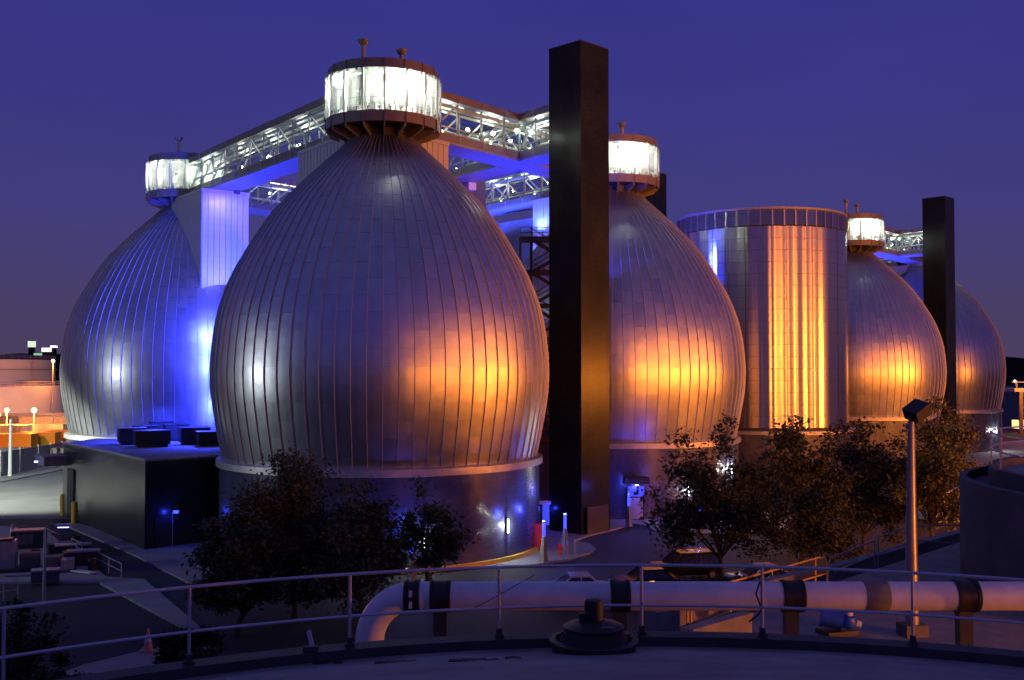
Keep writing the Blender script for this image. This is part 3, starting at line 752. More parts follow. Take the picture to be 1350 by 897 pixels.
lamp((q_.x, q_.y-.5, q_.z-5), 4290, (.10, .14, 1), .25, 'flood_lamp', None, 2.4, (q_.x+.4, q_.y+5, q_.z+1))
q_ = at(742, 430, 101)
lamp((q_.x, q_.y, q_.z), 14000, BLUE, .3, 'flood_lamp')
lamp((q_.x, q_.y, q_.z-9), 9000, BLUE, .3, 'flood_lamp')
sF = Fg+(C2-Fg).normalized()*14
lamp((sF.x-1, sF.y-1, H+9), 21384, (.10, .10, 1), .3, 'flood_lamp', None, 2.8, (Fg+(C2-Fg).normalized()*9+Vector((0, 0, H+14))))
# blue between the round building and egg D
lamp((17.5, 126, H+14), 8250, BLUE, .3, 'flood_lamp', None, 2.8, (U.x-8, U.y-3, H+18))
lamp((7.0, 95.5, H+9), 5000, BLUE, .3, 'flood_lamp', None, 2.0, (10, 104, H+14))
q_ = at(745, 330, 104)
lamp((q_.x, q_.y, q_.z), 34000, (.04, .06, 1), .3, 'flood_lamp')
# ================================================================== ENTRANCE FURNITURE
def bollard(px, py, label):
    p = gnd(px, py, .13)
    t = thing('light_bollard', label, 'light bollard', p, 'light bollards with blue tops')
    put(MB().lathe([(.01, 0), (.34, .0), (.34, .12), (.30, .14), (.16, 1.75), (.01, 1.75)], 4, p), 'pedestal', M['conc'], t)
    put(MB().path([p+Vector((0, 0, 1.75)), p+Vector((0, 0, 2.75))], .12, 10), 'blue_tube', M['E_blue'], t, True)
    put(MB().lathe([(.15, 2.75), (.15, 2.82), (.01, 2.84)], 10, p), 'cap', M['grey'], t, True)
    lamp(p+Vector((0, 0, 2.95)), 260, (.06, .08, 1), .05, 'bollard_lamp')
bollard(717, 740, 'blue topped light bollard nearest the railing, by the red cabinet')
bollard(745, 728, 'blue topped light bollard beside the fire hydrant')
bollard(829, 694, 'blue topped light bollard in front of the door right of the tower')
bollard(922, 704, 'blue topped light bollard seen through the leaves of the tree right of centre')
bollard(543, 765, 'blue topped light bollard behind the pipe and the small bare tree')
p = gnd(711, 726, .13)
t = thing('red_cabinet', 'tall red cabinet standing against the front egg tank base', 'cabinet', p)
put(MB().box(p+Vector((0, .3, .95)), (.9, .5, 1.9), .15), 'cabinet_body', M['redp'], t); put(MB().box(p+Vector((0, .3, 1.94)), (1.0, .6, .08), .15), 'cabinet_top', M['redp'], t)
put(MB().box(p+Vector((-.04, .03, .95)), (.74, .04, 1.6), .15), 'cabinet_door', M['redp'], t)
p = gnd(743.5, 727, .13)
p = gnd(744, 730, .13)
p = gnd(742, 729, .13)+Vector((-.25, -.9, 0))
t = thing('fire_hydrant', 'red fire hydrant on the pavement below the second bollard', 'hydrant', p)
put(MB().lathe([(.2, 0), (.2, .08), (.13, .1), (.13, .62), (.18, .64), (.18, .7), (.12, .82), (.03, .9), (.01, .95)], 12, p), 'barrel', M['redp'], t, True)
put(MB().path([p+Vector((-.26, 0, .48)), p+Vector((.26, 0, .48))], .075, 8), 'side_outlet', M['redp'], t, True); put(MB().path([p+Vector((0, 0, .45)), p+Vector((0, -.26, .45))], .1, 8), 'front_outlet', M['redp'], t, True)
for px, py, lb in ((748, 731.5, 'short dark guard post right of the hydrant, nearer the tower'), (757.5, 728.5, 'short dark guard post farthest right of the hydrant')):
    p = gnd(px, py, .13); tag(put(MB().path([p, p+Vector((0, 0, .95))], .09, 10).lathe([(.09, .95), (.06, 1.0), (.01, 1.02)], 10, p), 'guard_post', M['grey'], None, True), lb, 'post', 'guard posts by the hydrant')
# tall leaning panel at the tower foot
p = gnd(778, 706.5)
tag(put(MB().box((7.14, 87.44, 1.25), (2.7, .12, 2.2), PI/4), 'tower_gate', M['dark']), 'dark sheet gate leaning on the right face of the tallest tower', 'gate')
# doors on egg bases: with canopy
def entry(egp, px, label):
    ang = None
    az = math.atan2(-egp.y, -egp.x); best = None
    for k in range(-90, 91):
        a = az+k*.012; x = egp.x+12.4*math.cos(a); y = egp.y+12.4*math.sin(a)
        e = abs(675+F*x/y-px)
        if best is None or e < best[0]: best = (e, a, x, y)
    _, a, x, y = best; rz = a+PI/2; n = Vector((math.cos(a), math.sin(a), 0)); P = Vector((x, y, .13))
    t = thing('entrance', label, 'doorway', P)
    put(MB().box(P+n*.12+Vector((0, 0, 1.3)), (1.5, .3, 2.6), rz), 'frame', M['dark'], t)
    put(MB().box(P+n*.30+Vector((0, 0, 1.0)), (1.2, .06, 1.9), rz), 'door', M['grey'], t)
    put(MB().box(P+n*.30+Vector((0, 0, 2.55)), (1.5, .1, .9), rz), 'transom', M['bluedoor'], t)
    put(MB().add([P+n*0+Vector((0, 0, 3.9)), P+n*1.3+Vector((0, 0, 3.4))], []).box(P+n*.6+Vector((0, 0, 3.55)), (2.3, 1.3, .55), rz), 'canopy', M['dark'], t)
    put(MB().box(P+n*.9+Vector((0, 0, 3.2)), (.3, .2, .14), rz), 'canopy_light', M['E_bluew'], t)
    lamp(P+n*1.2+Vector((0, 0, 2.9)), 140, (.06, .07, 1), .12, 'door_lamp')
entry(D, 838, 'door with dark canopy and blue lamp in the base right of the tallest tower')
# white wall lamps on the bases, two of them standing in for reflected streaks
def walllamp(egp, px, z, power, label):
    az = math.atan2(-egp.y, -egp.x); best = None
    for k in range(-120, 121):
        a = az+k*.0125; x = egp.x+12.4*math.cos(a); y = egp.y+12.4*math.sin(a); e = abs(675+F*x/y-px)
        if best is None or e < best[0]: best = (e, a, x, y)
    _, a, x, y = best; n = Vector((math.cos(a), math.sin(a), 0)); P = Vector((x, y, z))
    t = thing('wall_lamp', label, 'wall lamp', P, 'white wall lamps on the tank bases')
    put(MB().box(P+n*.06, (.14, .12, 1.3), a+PI/2), 'bracket', M['dark'], t); put(MB().path([P+n*.17-Vector((0, 0, .5)), P+n*.17+Vector((0, 0, .5))], .06, 8), 'tube_lens', M['E_white'], t, True)
    lamp(P+n*.27, power*.55, (.96, 1, .93), .05, 'wall_lamp')
walllamp(D, 962, 4.2, 900, 'white wall lamp on the tank base behind the tree right of centre')
walllamp(D, 905, 2.6, 250, 'small white wall lamp seen left of the tree right of centre')
walllamp(A, 668, 2.6, 420, 'white glowing tube standing in for a reflected lamp streak on the front egg tank base near the red cabinet')  # tube added in place of a lamp reflection in the glazed tile
walllamp(A, 560, 2.2, 220, 'white wall lamp behind the small tree at the front tank base')
walllamp(A, 478, 2.2, 120, 'white glowing tube standing in for a reflected streak, showing through the big left trees')  # also added in place of a reflection in the tile
walllamp(Fg, 1311, 3.5, 900, 'white wall lamp on the farthest right tank base')
# ================================================================== TREES
def leaf_mesh(name, clumps, nleaf, size, m, seed):
    r = random.Random(seed); mb_ = MB(); V = mb_.v; Fc = mb_.f
    tot = sum(c[1]**2 for c in clumps)
    for c, rad in clumps:
        for _ in range(int(nleaf*rad*rad/tot)):
            d = Vector((r.gauss(0, .5), r.gauss(0, .5), r.gauss(0, .34)))
            p = c+d*rad*1.25
            u = Vector((r.gauss(0, 1), r.gauss(0, 1), r.gauss(-.3, .7))).normalized(); v = u.cross(Vector((r.gauss(0, .6), r.gauss(0, .6), 1))).normalized()
            s = size*(.45+1.1*r.random()**1.5); b = len(V); k = u.cross(v)*s*.18
            V.extend((p-u*s, p+v*s*.6-u*s*.1+k, p+u*s-k, p-v*s*.6-u*s*.1+k)); Fc.append([b, b+1, b+2, b+3])
    return mb_
def tree(pos, h, cw, cz0, label, seed, n=9000, limbs=9, leafm='leaf', size=.13, trunk=.16, lean=0., group='trees in front of the tanks', stem=None):
    """trunk forking into limbs and twigs; every twig carries its own tuft of leaves"""
    r = random.Random(seed); pos = Vector(pos)
    t = thing('tree', label, 'tree', pos, group)
    zc = cz0+(h-cz0)*.46; hz = (h-cz0)/2; cl = []
    stem = cz0*.9+.5 if stem is None else stem
    fork = pos+Vector((r.uniform(-.2, .2)+lean*.4, r.uniform(-.2, .2), stem))
    tm = MB().path([pos, pos+Vector((r.uniform(-.08, .08)+lean*.15, 0, fork.z*.5)), fork], [trunk*1.3, trunk, trunk*.8], 8)
    put(tm, 'trunk', M['bark'], t, True)
    C0 = pos+Vector((lean, 0, zc))
    for i in range(limbs):
        az = 2*PI*(i*.618)+r.uniform(-.5, .5); e = math.asin(max(-.75, min(.97, -.55+1.6*((i+.5)/limbs)+r.uniform(-.15, .15))))
        L_ = r.uniform(.74, 1.08)
        tip = C0+Vector((math.cos(az)*math.cos(e)*cw/2*L_, math.sin(az)*math.cos(e)*cw/2*L_, math.sin(e)*hz*1.06*L_))
        tip.z = max(tip.z, .5)
        m1 = fork.lerp(tip, .45)+Vector((r.uniform(-.3, .3), r.uniform(-.3, .3), r.uniform(.1, .6)))
        bm = MB().path([fork-Vector((0, 0, .1)), m1, m1.lerp(tip, .6)+Vector((0, 0, r.uniform(-.1, .2))), tip], [trunk*.5, trunk*.34, trunk*.18, .015], 6)
        cl.append((tip, cw*r.uniform(.07, .12))); cl.append((m1.lerp(tip, .55), cw*r.uniform(.09, .15)))
        for k in range(5):
            st_ = fork.lerp(m1, r.uniform(.6, 1)) if k == 0 else m1.lerp(tip, r.uniform(0, .85))
            dv = Vector((r.gauss(0, 1), r.gauss(0, 1), r.gauss(.1, .8))).normalized()*cw*r.uniform(.12, .24)
            q = st_+dv; q.z = max(q.z, .4)
            bm.path([st_, st_.lerp(q, .5)+Vector((0, 0, .08)), q], [trunk*.15, trunk*.09, .012], 4)
            cl.append((q, cw*r.uniform(.055, .13))); cl.append((st_.lerp(q, .55), cw*r.uniform(.05, .09)))
        put(bm, 'limb', M['bark'], t, True)
    put(leaf_mesh('crown', cl, n, size, None, seed+5), 'crown', M[leafm], t)
    return t
def tpos(px, Y): return Vector(((px-675)/F*Y, Y, 0))
def zof(py, Y): return at(675, py, Y).z
TR = [(388, 57, 603, 850, 215, 'broad dark tree reaching highest in front of the nearest egg tank', 1, 22000, 13, 'leaf', .3),
      (318, 54, 655, 855, 128, 'dark tree at the left end of the tree group before the nearest egg', 2, 12500, 11, 'leaf', 0),
      (476, 60, 642, 835, 140, 'tree between the highest left tree and the small open tree', 3, 12500, 11, 'leaf', 0),
      (566, 62, 650, 752, 104, 'small open tree at the right end of the left group, with orange tipped leaves', 4, 4600, 9, 'leaf', -.1),
      (950, 64, 555, 742, 170, 'open crowned tree with forked pale trunk before the base right of the tower', 5, 12500, 11, 'leaf2', -.3),
      (1054, 72, 560, 748, 140, 'dense tree second from left in the right hand group', 6, 15000, 11, 'leaf2', 0),
      (1136, 80, 544, 730, 140, 'dense tree left of the lamp pole in the right group', 7, 15000, 11, 'leaf2', 0),
      (1228, 76, 522, 700, 128, 'orange lit tree right of the lamp pole', 8, 15000, 12, 'leaf', 0)]
for px, Y, yt, yb, wp, lb, sd, n, nl_, lm_, ln_ in TR:
    tree(tpos(px, Y), zof(yt, Y), wp/F*Y, max(.7, zof(yb, Y)), lb, sd, n, nl_, lm_, .10+.0006*Y, lean=ln_)
for px, Y, yt, wp, lb, sd in ((20, 40, 775, 120, 'dark shrub in the lower left corner behind the railing', 21), (88, 38, 862, 80, 'low dark shrub right of the corner shrub, behind the railing', 22), (250, 46, 830, 90, 'low dark bush under the left trees, beside the path', 23)):
    tree(tpos(px, Y), zof(yt, Y), wp/F*Y, .7, lb, sd, 4500, 8, 'leaf2', .11, .06, 0, 'shrubs below the railing', .5)
# clipped hedge under the right trees
hp = at(960, 760, 60)
hc = [(Vector((hp.x-3+.75*i, 60+.25*i, .9)), .75) for i in range(11)]
stuff(tag(put(leaf_mesh('hedge', hc, 6000, .14, None, 77), 'hedge', M['leaf2']), 'dark hedge along the parking strip under the right hand trees', 'hedge'))
# ================================================================== CARS
def car(pos, rz, paint, label, suv=False, lit=False):
    t = thing('parked_car', label, 'car', pos, 'parked cars'); L_ = 4.7 if suv else 4.4; W_ = 1.85; h1 = 1.02 if suv else .86; h2 = 1.75 if suv else 1.42
    R = Matrix.Rotation(rz, 3, 'Z')
    def tr(m): 
        m.v = [Vector(pos)+R@v for v in m.v]; return m
    b = MB()
    prof = [(-L_/2, .35), (-L_/2, h1-.12), (-L_/2+.15, h1), (-L_/2+1.15, h1+.03), (L_/2-.9, h1+.02), (L_/2-.12, h1-.05), (L_/2, h1-.25), (L_/2, .35)]
    n = len(prof); vs = [(x, y, z) for y in (-W_/2, W_/2) for x, z in prof]
    b.add(vs, [list(range(n)), list(range(2*n-1, n-1, -1))]+[[i, n+i, n+(i+1) % n, (i+1) % n] for i in range(n)])
    put(tr(b), 'body', paint, t)
    cb = MB(); x0, x1 = (-L_/2+1.05, L_/2-.12) if suv else (-L_/2+1.15, L_/2-.75)
    X0, X1 = (x0+.75, x1-.22) if suv else (x0+.75, x1-.6)
    vs = [(x0, -.86, h1), (x1, -.86, h1), (x1, .86, h1), (x0, .86, h1), (X0, -.68, h2-.06), (X1, -.68, h2-.06), (X1, .68, h2-.06), (X0, .68, h2-.06)]
    cb.add(vs, [(0, 1, 5, 4), (1, 2, 6, 5), (2, 3, 7, 6), (3, 0, 4, 7), (4, 5, 6, 7)])
    put(tr(cb), 'windows', M['carglass'], t)
    rf = MB().box(((X0+X1)/2, 0, h2-.02), (X1-X0+.1, 1.42, .09))
    for x in (X0+.0, (X0+X1)/2, X1): 
        for y in (-1, 1): rf.bar((x+(x0-X0 if x == X0 else x1-X1 if x == X1 else 0), y*.875, h1), (x, y*.70, h2-.03), .07, .07)
    put(tr(rf), 'roof', paint, t)
    for x in (-L_/2+.85, L_/2-.85):
        for y in (-1, 1):
            w_ = put(tr(MB().path([(x, y*(W_/2-.2), .34), (x, y*(W_/2+.02), .34)], .34, 14)), 'wheel', M['tyre'], t)
            put(tr(MB().path([(x, y*(W_/2+.02), .34), (x, y*(W_/2+.04), .34)], .2, 10)), 'rim', M['grey'], w_)
    for y in (-.65, .65):
        put(tr(MB().box((L_/2, y, h1-.2), (.06, .32, .2))), 'tail_light', M['redp'], t)
        put(tr(MB().box((-L_/2, y, h1-.25), (.06, .36, .18))), 'headlight', M['carwhite'], t)
    if lit: put(tr(MB().box((0, -W_/2-.02, .75), (.3, .04, .08))), 'marker_light', M['E_amber'], t)
    return t
car(tpos(902, 69), .25, M['carblack'], 'black off-roader parked left of the forked tree', True)
car(tpos(852, 65.0), .2, M['carblack'], 'dark low car parked in front of the black off-roader', False, True)
car(tpos(757, 63.0), .1, M['carwhite'], 'white car whose roof shows above the pipe, left of the vent', False)
car(tpos(1002, 66), .25, M['carwhite'], 'white car roof between the two right hand tree trunks', False)
# ================================================================== LEFT FOREGROUND
def lamppost(pos, h, label, col='grey', arm=None, em=None, r=.09, group=None):
    pos = Vector(pos); t = thing('lamp_post', label, 'lamp post', pos, group)
    put(MB().path([pos, pos+Vector((0, 0, h*.5)), pos+Vector((0, 0, h))], [r*1.3, r, r*.7], 8), 'pole', M[col], t, True)
    top = pos+Vector((0, 0, h))
    if arm:
        a = Vector(arm); put(MB().path([top, top+a*.5+Vector((0, 0, .25)), top+a], .05, 6), 'arm', M[col], t, True)
        hd = put(MB().box(top+a+a.normalized()*.3, (.9, .35, .16), math.atan2(a.y, a.x)), 'lamp_head', M['white'], t)
        put(MB().box(top+a+a.normalized()*.3-Vector((0, 0, .1)), (.6, .26, .05), math.atan2(a.y, a.x)), 'lens', M[em or 'glass'], hd)
    return t
p = gnd(58, 792)
lamppost(p, at(58, 697, p.y).z, 'curved arm lamp post rising from the yard at lower left', 'grey', (.75, .1, .12), 'E_bluew', .09)
p = gnd(13, 629)
lamppost((p.x, p.y, 0), at(13, 553, p.y).z, 'pale lamp pole beside the bright road at far left', 'white', None, None, .2)
# yard clutter
def yard(label, cat, name, px, py, parts):
    p = gnd(px, py, .13); t = thing(name, label, cat, p)
    for nm, c, d, m in parts: put(MB().box(p+Vector(c), d, .3), nm, M[m], t)
    return t
yard('pump skid with pale tank and motor, left of the lower left lamp post', 'machine', 'pump_skid', 22, 752, [('skid', (0, 0, .1), (3.4, 1.8, .2), 'dark'), ('tank', (-.8, 0, 1.1), (1.4, 1.4, 1.8), 'grey'), ('motor', (.9, 0, .7), (1.2, .9, 1.0), 'grey2'), ('cap', (-.8, 0, 2.08), (1.0, 1.0, .16), 'dark')])
yard('low crate stack with pallet, right of the lower left lamp post', 'crates', 'crate_stack', 78, 753, [('pallet', (0, 0, .08), (2.0, 1.4, .16), 'grey2'), ('crate', (-.4, 0, .6), (1.0, 1.1, .85), 'grey2'), ('crate', (.55, .1, .5), (.8, 1.0, .65), 'grey')])
yard('dark compressor box at the back of the lower left yard', 'machine', 'compressor', 38, 722, [('casing', (0, 0, .7), (2.4, 1.3, 1.2), 'dark'), ('lid', (0, 0, 1.35), (2.2, 1.2, .1), 'grey'), ('panel', (0, -.68, .7), (1.2, .06, .7), 'grey2')])
yard('long low steel trough behind the lamp post in the yard', 'trough', 'trough', 92, 728, [('base', (0, 0, .3), (2.8, 1.0, .45), 'dark'), ('rim', (0, 0, .56), (3.0, 1.2, .08), 'grey')])
yard('dark drum rack at the right end of the yard', 'rack', 'drum_rack', 110, 745, [('frame', (0, 0, .5), (2.4, 1.0, .9), 'dark'), ('top', (0, 0, 1.0), (2.2, .9, .12), 'grey')])
yard('pale valve box on the yard pavement behind the railing', 'box', 'valve_box', 60, 768, [('body', (0, 0, .4), (1.6, .9, .7), 'grey2'), ('lid', (0, 0, .8), (1.7, 1.0, .1), 'grey')])
for k, (px, py, h_, lb) in enumerate(((6, 742, .9, 'dark drum at the picture edge in the lower left yard'), (46, 741, .9, 'dark drum beside the pump skid in the yard'), (88, 742, .85, 'dark drum behind the crate stack'), (100, 722, .9, 'dark drum beside the long steel trough'), (28, 711, .95, 'dark drum next to the cone at the back of the yard'), (122, 752, .8, 'dark drum nearest the dark lane in the yard'), (66, 734, .9, 'dark drum just right of the curved arm lamp post'), (52, 722, .9, 'dark drum right of the compressor box'))):
    p = gnd(px, py, .13); t = thing('drum', lb, 'drum', p, 'drums in the lower left yard')
    put(MB().lathe([(.01, 0), (.3, 0), (.31, h_*.33), (.29, h_*.35), (.31, h_*.66), (.29, h_*.68), (.3, h_), (.27, h_), (.27, h_-.03), (.01, h_-.03)], 14, p), 'barrel', M['dark'], t, True)
    put(MB().lathe([(.05, h_-.03), (.05, h_+.02), (.01, h_+.02)], 8, p+Vector((.14, 0, 0))), 'bung', M['grey'], t, True)
for k, (px, py, l_, a_, lb) in enumerate(((34, 760, 2.6, .2, 'thin pipes lying in front of the pump skid'), (104, 756, 2.2, -.5, 'thin pipes lying at the end of the yard near the lane'), (72, 718, 2.8, .4, 'thin pipes lying behind the lamp post'))):
    p = gnd(px, py, .13); t = thing('pipe_bundle', lb, 'pipes', p, 'loose pipes in the yard'); dv = Vector((math.cos(a_), math.sin(a_), 0)); nv = Vector((-dv.y, dv.x, 0))
    for q in range(4): put(MB().path([p+dv*(-l_/2+.1*q)+nv*.14*q+Vector((0, 0, .08)), p+dv*(l_/2+.07*q)+nv*.14*q+Vector((0, 0, .08))], .06, 8), 'pipe_length', M['grey'], t, True)
pl = at(11, 728, 74); tag(put(MB().box(pl, (.22, .12, .14)), 'marker_lamp', M['E_floor']), 'small yellow lamp glowing on the pump skid', 'lamp')
def cone(px, py, h, label):
    p = gnd(px, py, .14); t = thing('traffic_cone', label, 'traffic cone', p, 'traffic cones')
    put(MB().box(p+Vector((0, 0, .04)), (.62*h, .62*h, .08)), 'foot', M['cone'], t)
    put(MB().lathe([(.22*h, .08), (.14*h, .45*h), (.135*h, .45*h), (.09*h, .75*h), (.05*h, h), (.01, h)], 14, p), 'cone_body', M['cone'], t, True)
    put(MB().lathe([(.165*h, .42*h), (.112*h, .68*h)], 14, p), 'white_band', M['white'], t, True)
cone(195, 858, 1.05, 'traffic cone on the path beside the railing post')
cone(16, 709, 1.1, 'traffic cone at the back of the lower left yard')
def small_rail(p, q, label, m='yellow', h=1.05, np_=3):
    p = Vector(p); q = Vector(q); t = thing('guard_rail', label, 'railing', p, 'low guard rails in the left yard')
    for f in (.55, 1.0): put(MB().path([p+Vector((0, 0, h*f)), q+Vector((0, 0, h*f))], .035, 6), 'rail', M[m], t, True)
    for i in range(np_):
        c = p.lerp(q, i/(np_-1)); put(MB().path([c, c+Vector((0, 0, h))], .035, 6), 'post', M[m], t, True)
small_rail(gnd(94, 729), gnd(108, 735), 'short guard rail at the far end of the dark lane in the left yard', 'grey')
small_rail(gnd(128, 748), gnd(160, 765), 'longer guard rail at the near end of the dark lane in the left yard', 'grey')
small_rail(gnd(-15, 796), gnd(24, 790), 'guard rail at the picture edge beside the pump skid', 'grey')
small_rail(gnd(57, 713), gnd(78, 723), 'guard rail behind the curved arm lamp post', 'grey')
for px, py, lb in ((83, 680, 'yellow guard post left of the recessed door of the black building'), (98, 692, 'pale guard post at the end of the pavement by the black building')):
    p = gnd(px, py); t = thing('guard_post', lb, 'post', p, 'guard posts by the black building')
    put(MB().path([p, p+Vector((0, 0, 1.9))], .28, 12), 'post', M['yellow'], t, True); put(MB().lathe([(.28, 1.9), (.18, 2.05), (.01, 2.1)], 12, p), 'cap', M['yellow'], t, True)
# wall and fence along the bright road
fp = [gnd(x, y) for x, y in ((-170, 650), (0, 630), (50, 620), (96, 610))]
t = thing('mesh_fence', 'tall grey panel fence along the far side of the bright road', 'fence', fp[0])
for i in range(3):
    p, q = fp[i], fp[i+1]; n = max(1, round((q-p).length/4.5))
    for k in range(n):
        a_ = p.lerp(q, k/n); b_ = p.lerp(q, (k+1)/n); c = (a_+b_)/2; dv = b_-a_
        put(MB().box((c.x, c.y, 1.75), (dv.length-.14, .06, 3.0), math.atan2(dv.y, dv.x)), 'fence_panel', M['grey'], t)
        put(MB().box((a_.x, a_.y, 1.75), (.14, .14, 3.5)), 'post', M['white'], t)
# ================================================================== FAR LEFT: storage tanks, yard, hill
def bigtank(cx_, Y, r, z1, label, rings):
    t = thing('storage_tank', label, 'storage tank', Vector((cx_, Y, 0)), 'white storage tanks')
    put(MB().lathe([(r, 0), (r, z1), (r-.3, z1), (.01, z1+.5)], 72, (cx_, Y, 0)), 'wall', M['tank'], t, True)
    for z in rings: put(MB().lathe([(r, z-.15), (r+.5, z-.15), (r+.5, z+.1), (r, z+.1)], 72, (cx_, Y, 0)), 'wind_girder', M['grey'], t, True)
    rr = MB()
    for zz in (.6, 1.1): rr.path([(cx_+r*math.cos(2*PI*k/72), Y+r*math.sin(2*PI*k/72), z1+zz) for k in range(73)], .05, 4, False)
    for k in range(72): rr.box((cx_+r*math.cos(2*PI*k/72), Y+r*math.sin(2*PI*k/72), z1+.55), (.06, .06, 1.1))
    put(rr, 'top_rail', M['grey'], t)
YT = 270
xr = (64-675)/F*YT; bigtank(xr-21, YT, 21, at(30, 474, YT-15).z, 'upper white storage tank with a railed top at far left', (at(30, 487, 250).z, at(30, 511, 250).z))
YT2 = 240
xr = (77-675)/F*YT2; bigtank(xr-19, YT2, 19, at(30, 511, YT2-16).z, 'lower white storage tank in front of the railed one at far left', ())
# low wide sheds, trucks
p = at(40, 560, 225)
t = thing('long_shed', 'long low shed with orange lit roof in front of the white tanks', 'building', Vector((p.x, 225, 0)))
put(MB().box((p.x-8, 225, 2.0), (46, 10, 4.0)), 'walls', M['rust'], t); put(MB().box((p.x-8, 225, 4.15), (47, 11, .3)), 'roof', M['grey'], t)
def truck(px, py, Y, label, body, ln, rz=0):
    p = at(px, py, Y); p.z = 0; t = thing('dump_truck', label, 'truck', p, 'trucks parked in the lit yard')
    put(MB().box(p+Vector((ln*.12, 0, 2.35)), (ln*.72, 2.5, 2.3), rz), 'load_body', M[body], t)
    put(MB().box(p+Vector((-ln*.38, 0, 1.9)), (ln*.22, 2.4, 2.2), rz), 'cab', M[body], t)
    put(MB().box(p+Vector((-ln*.40, -1.22, 2.4)), (ln*.12, .06, .8), rz), 'cab_window', M['carglass'], t)
    put(MB().box(p+Vector((0, 0, .95)), (ln, 1.2, .35), rz), 'chassis', M['dark'], t)
    for x in (-.38, .15, .32):
        put(MB().path([p+Vector((x*ln, -1.3, .55)), p+Vector((x*ln, -1.0, .55))], .55, 12), 'wheel', M['tyre'], t)
truck(42, 590, 172, 'yellow dump truck nearest the egg tank in the orange yard', 'yellow', 9)
truck(10, 594, 168, 'yellow truck at the picture edge in the orange yard', 'yellow', 9)
truck(80, 588, 178, 'yellow truck half hidden by the left egg tank', 'yellow', 8)
def skip(px, py, Y, label, sx_, sz, m):
    p = at(px, py, Y); p.z = 0; t = thing('container', label, 'container', p, 'containers in the lit yard')
    put(MB().box(p+Vector((0, 0, sz/2)), (sx_, 2.6, sz), .1), 'box', M[m], t); put(MB().box(p+Vector((0, 0, sz+.06)), (sx_+.2, 2.8, .12), .1), 'lid', M['conc'], t)
    for k in range(int(sx_/.9)): put(MB().box(p+Vector((-sx_/2+.5+k*.9, -1.33-.09*(k-sx_/1.8)*0, sz/2)), (.1, .16, sz), .1), 'rib', M[m], t)
skip(40, 608, 148, 'rust brown container with pale lid behind the fence', 12, 2.6, 'rust')
skip(-10, 604, 150, 'grey container behind the fence at the picture edge', 9, 2.4, 'grey')
skip(30, 566, 205, 'dark container row in front of the long shed', 16, 3.0, 'rust')
skip(62, 560, 212, 'brown container at the right end before the long shed', 10, 4.2, 'rust')
skip(6, 571, 198, 'dark rusty container under the twin lamps', 9, 3.2, 'rust')
def yardlamp(px, py, Y, power, label, r=.35):
    p = at(px, py, Y); t = thing('yard_lamp', label, 'street lamp', Vector((p.x, Y, 0)), 'sodium yard lamps at far left')
    put(MB().path([(p.x, Y, 0), (p.x, Y, p.z)], .12, 8), 'pole', M['grey'], t)
    put(MB().lathe([(.01, -r), (r*.7, -r*.7), (r, 0), (r*.7, r*.7), (.01, r)], 12, p), 'lamp_globe', M['E_sod'], t, True)
    lamp(p+Vector((0, -1.2, -.2)), power, SODIUM, .3, 'yard_lamp')
yardlamp(9, 541, 200, 15000, 'glowing sodium lamp second from the left edge', .42)
yardlamp(45, 541, 200, 18000, 'brightest sodium lamp, alone in front of the lower white tank', .48)
yardlamp(-2, 547, 190, 8000, 'glowing sodium lamp cut by the left picture edge', .34)
yardlamp(70, 476, 235, 9000, 'small sodium lamp high beside the white tanks and the egg', .35)
bx = at(70, 505, 262)
t = thing('plant_house', 'dark brick plant house between the white tanks and the left egg', 'building', Vector((bx.x+3, 280, 0)))
put(MB().box((bx.x+5, 282, (H+6)/2-1), (14, 10, H+4)), 'walls', M['rust'], t); put(MB().box((bx.x+5, 276.8, H-4.5), (8, .4, 1.6)), 'lit_opening', M['E_win'], t)
# hill and lights on it
r = random.Random(3); hm = MB(); n = 120
xs = [-1500+3000*i/n for i in range(n+1)]
for i, x in enumerate(xs):
    hgt = H+20+6*math.sin(x*.006)+5*math.sin(x*.017+1)+3*r.random()
    if x > 0: hgt -= 9
    hm.v += [Vector((x, 1000, -1)), Vector((x, 1010, hgt*.9)), Vector((x, 1060, hgt)), Vector((x, 1300, -1))]
for i in range(n):
    for j in range(3): hm.f.append([i*4+j, (i+1)*4+j, (i+1)*4+j+1, i*4+j+1])
struct(hm, 'hill', M['hill'])
def farb(px, py, Y, wpx, hpx, label, em):
    p = at(px, py, Y); wd = wpx/F*Y; ht = hpx/F*Y
    t = thing('far_building', label, 'building', Vector((p.x, Y, 0)), 'lit buildings on the skyline')
    put(MB().box((p.x, Y, (p.z-ht)/2), (wd*.9, 6, p.z-ht)), 'lower_walls', M['hill'], t)
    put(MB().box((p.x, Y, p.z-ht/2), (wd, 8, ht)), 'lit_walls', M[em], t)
    put(MB().box((p.x, Y, p.z+ht*.12), (wd*.6, 5, ht*.24)), 'roof_house', M['hill'], t)
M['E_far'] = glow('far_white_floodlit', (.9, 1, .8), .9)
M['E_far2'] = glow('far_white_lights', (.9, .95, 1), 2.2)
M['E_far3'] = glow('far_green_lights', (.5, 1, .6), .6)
farb(42, 450, 990, 5.5, 8, 'floodlit white far tower on the hill skyline', 'E_far')
farb(62, 459, 985, 9, 5, 'brightest far building on the hill, above the white tanks', 'E_far2')
farb(71, 456, 990, 4.5, 2.5, 'small white lit far building highest beside the egg', 'E_far2')
farb(50, 466, 980, 6, 3, 'greenish lit far building lowest on the hill', 'E_far3')
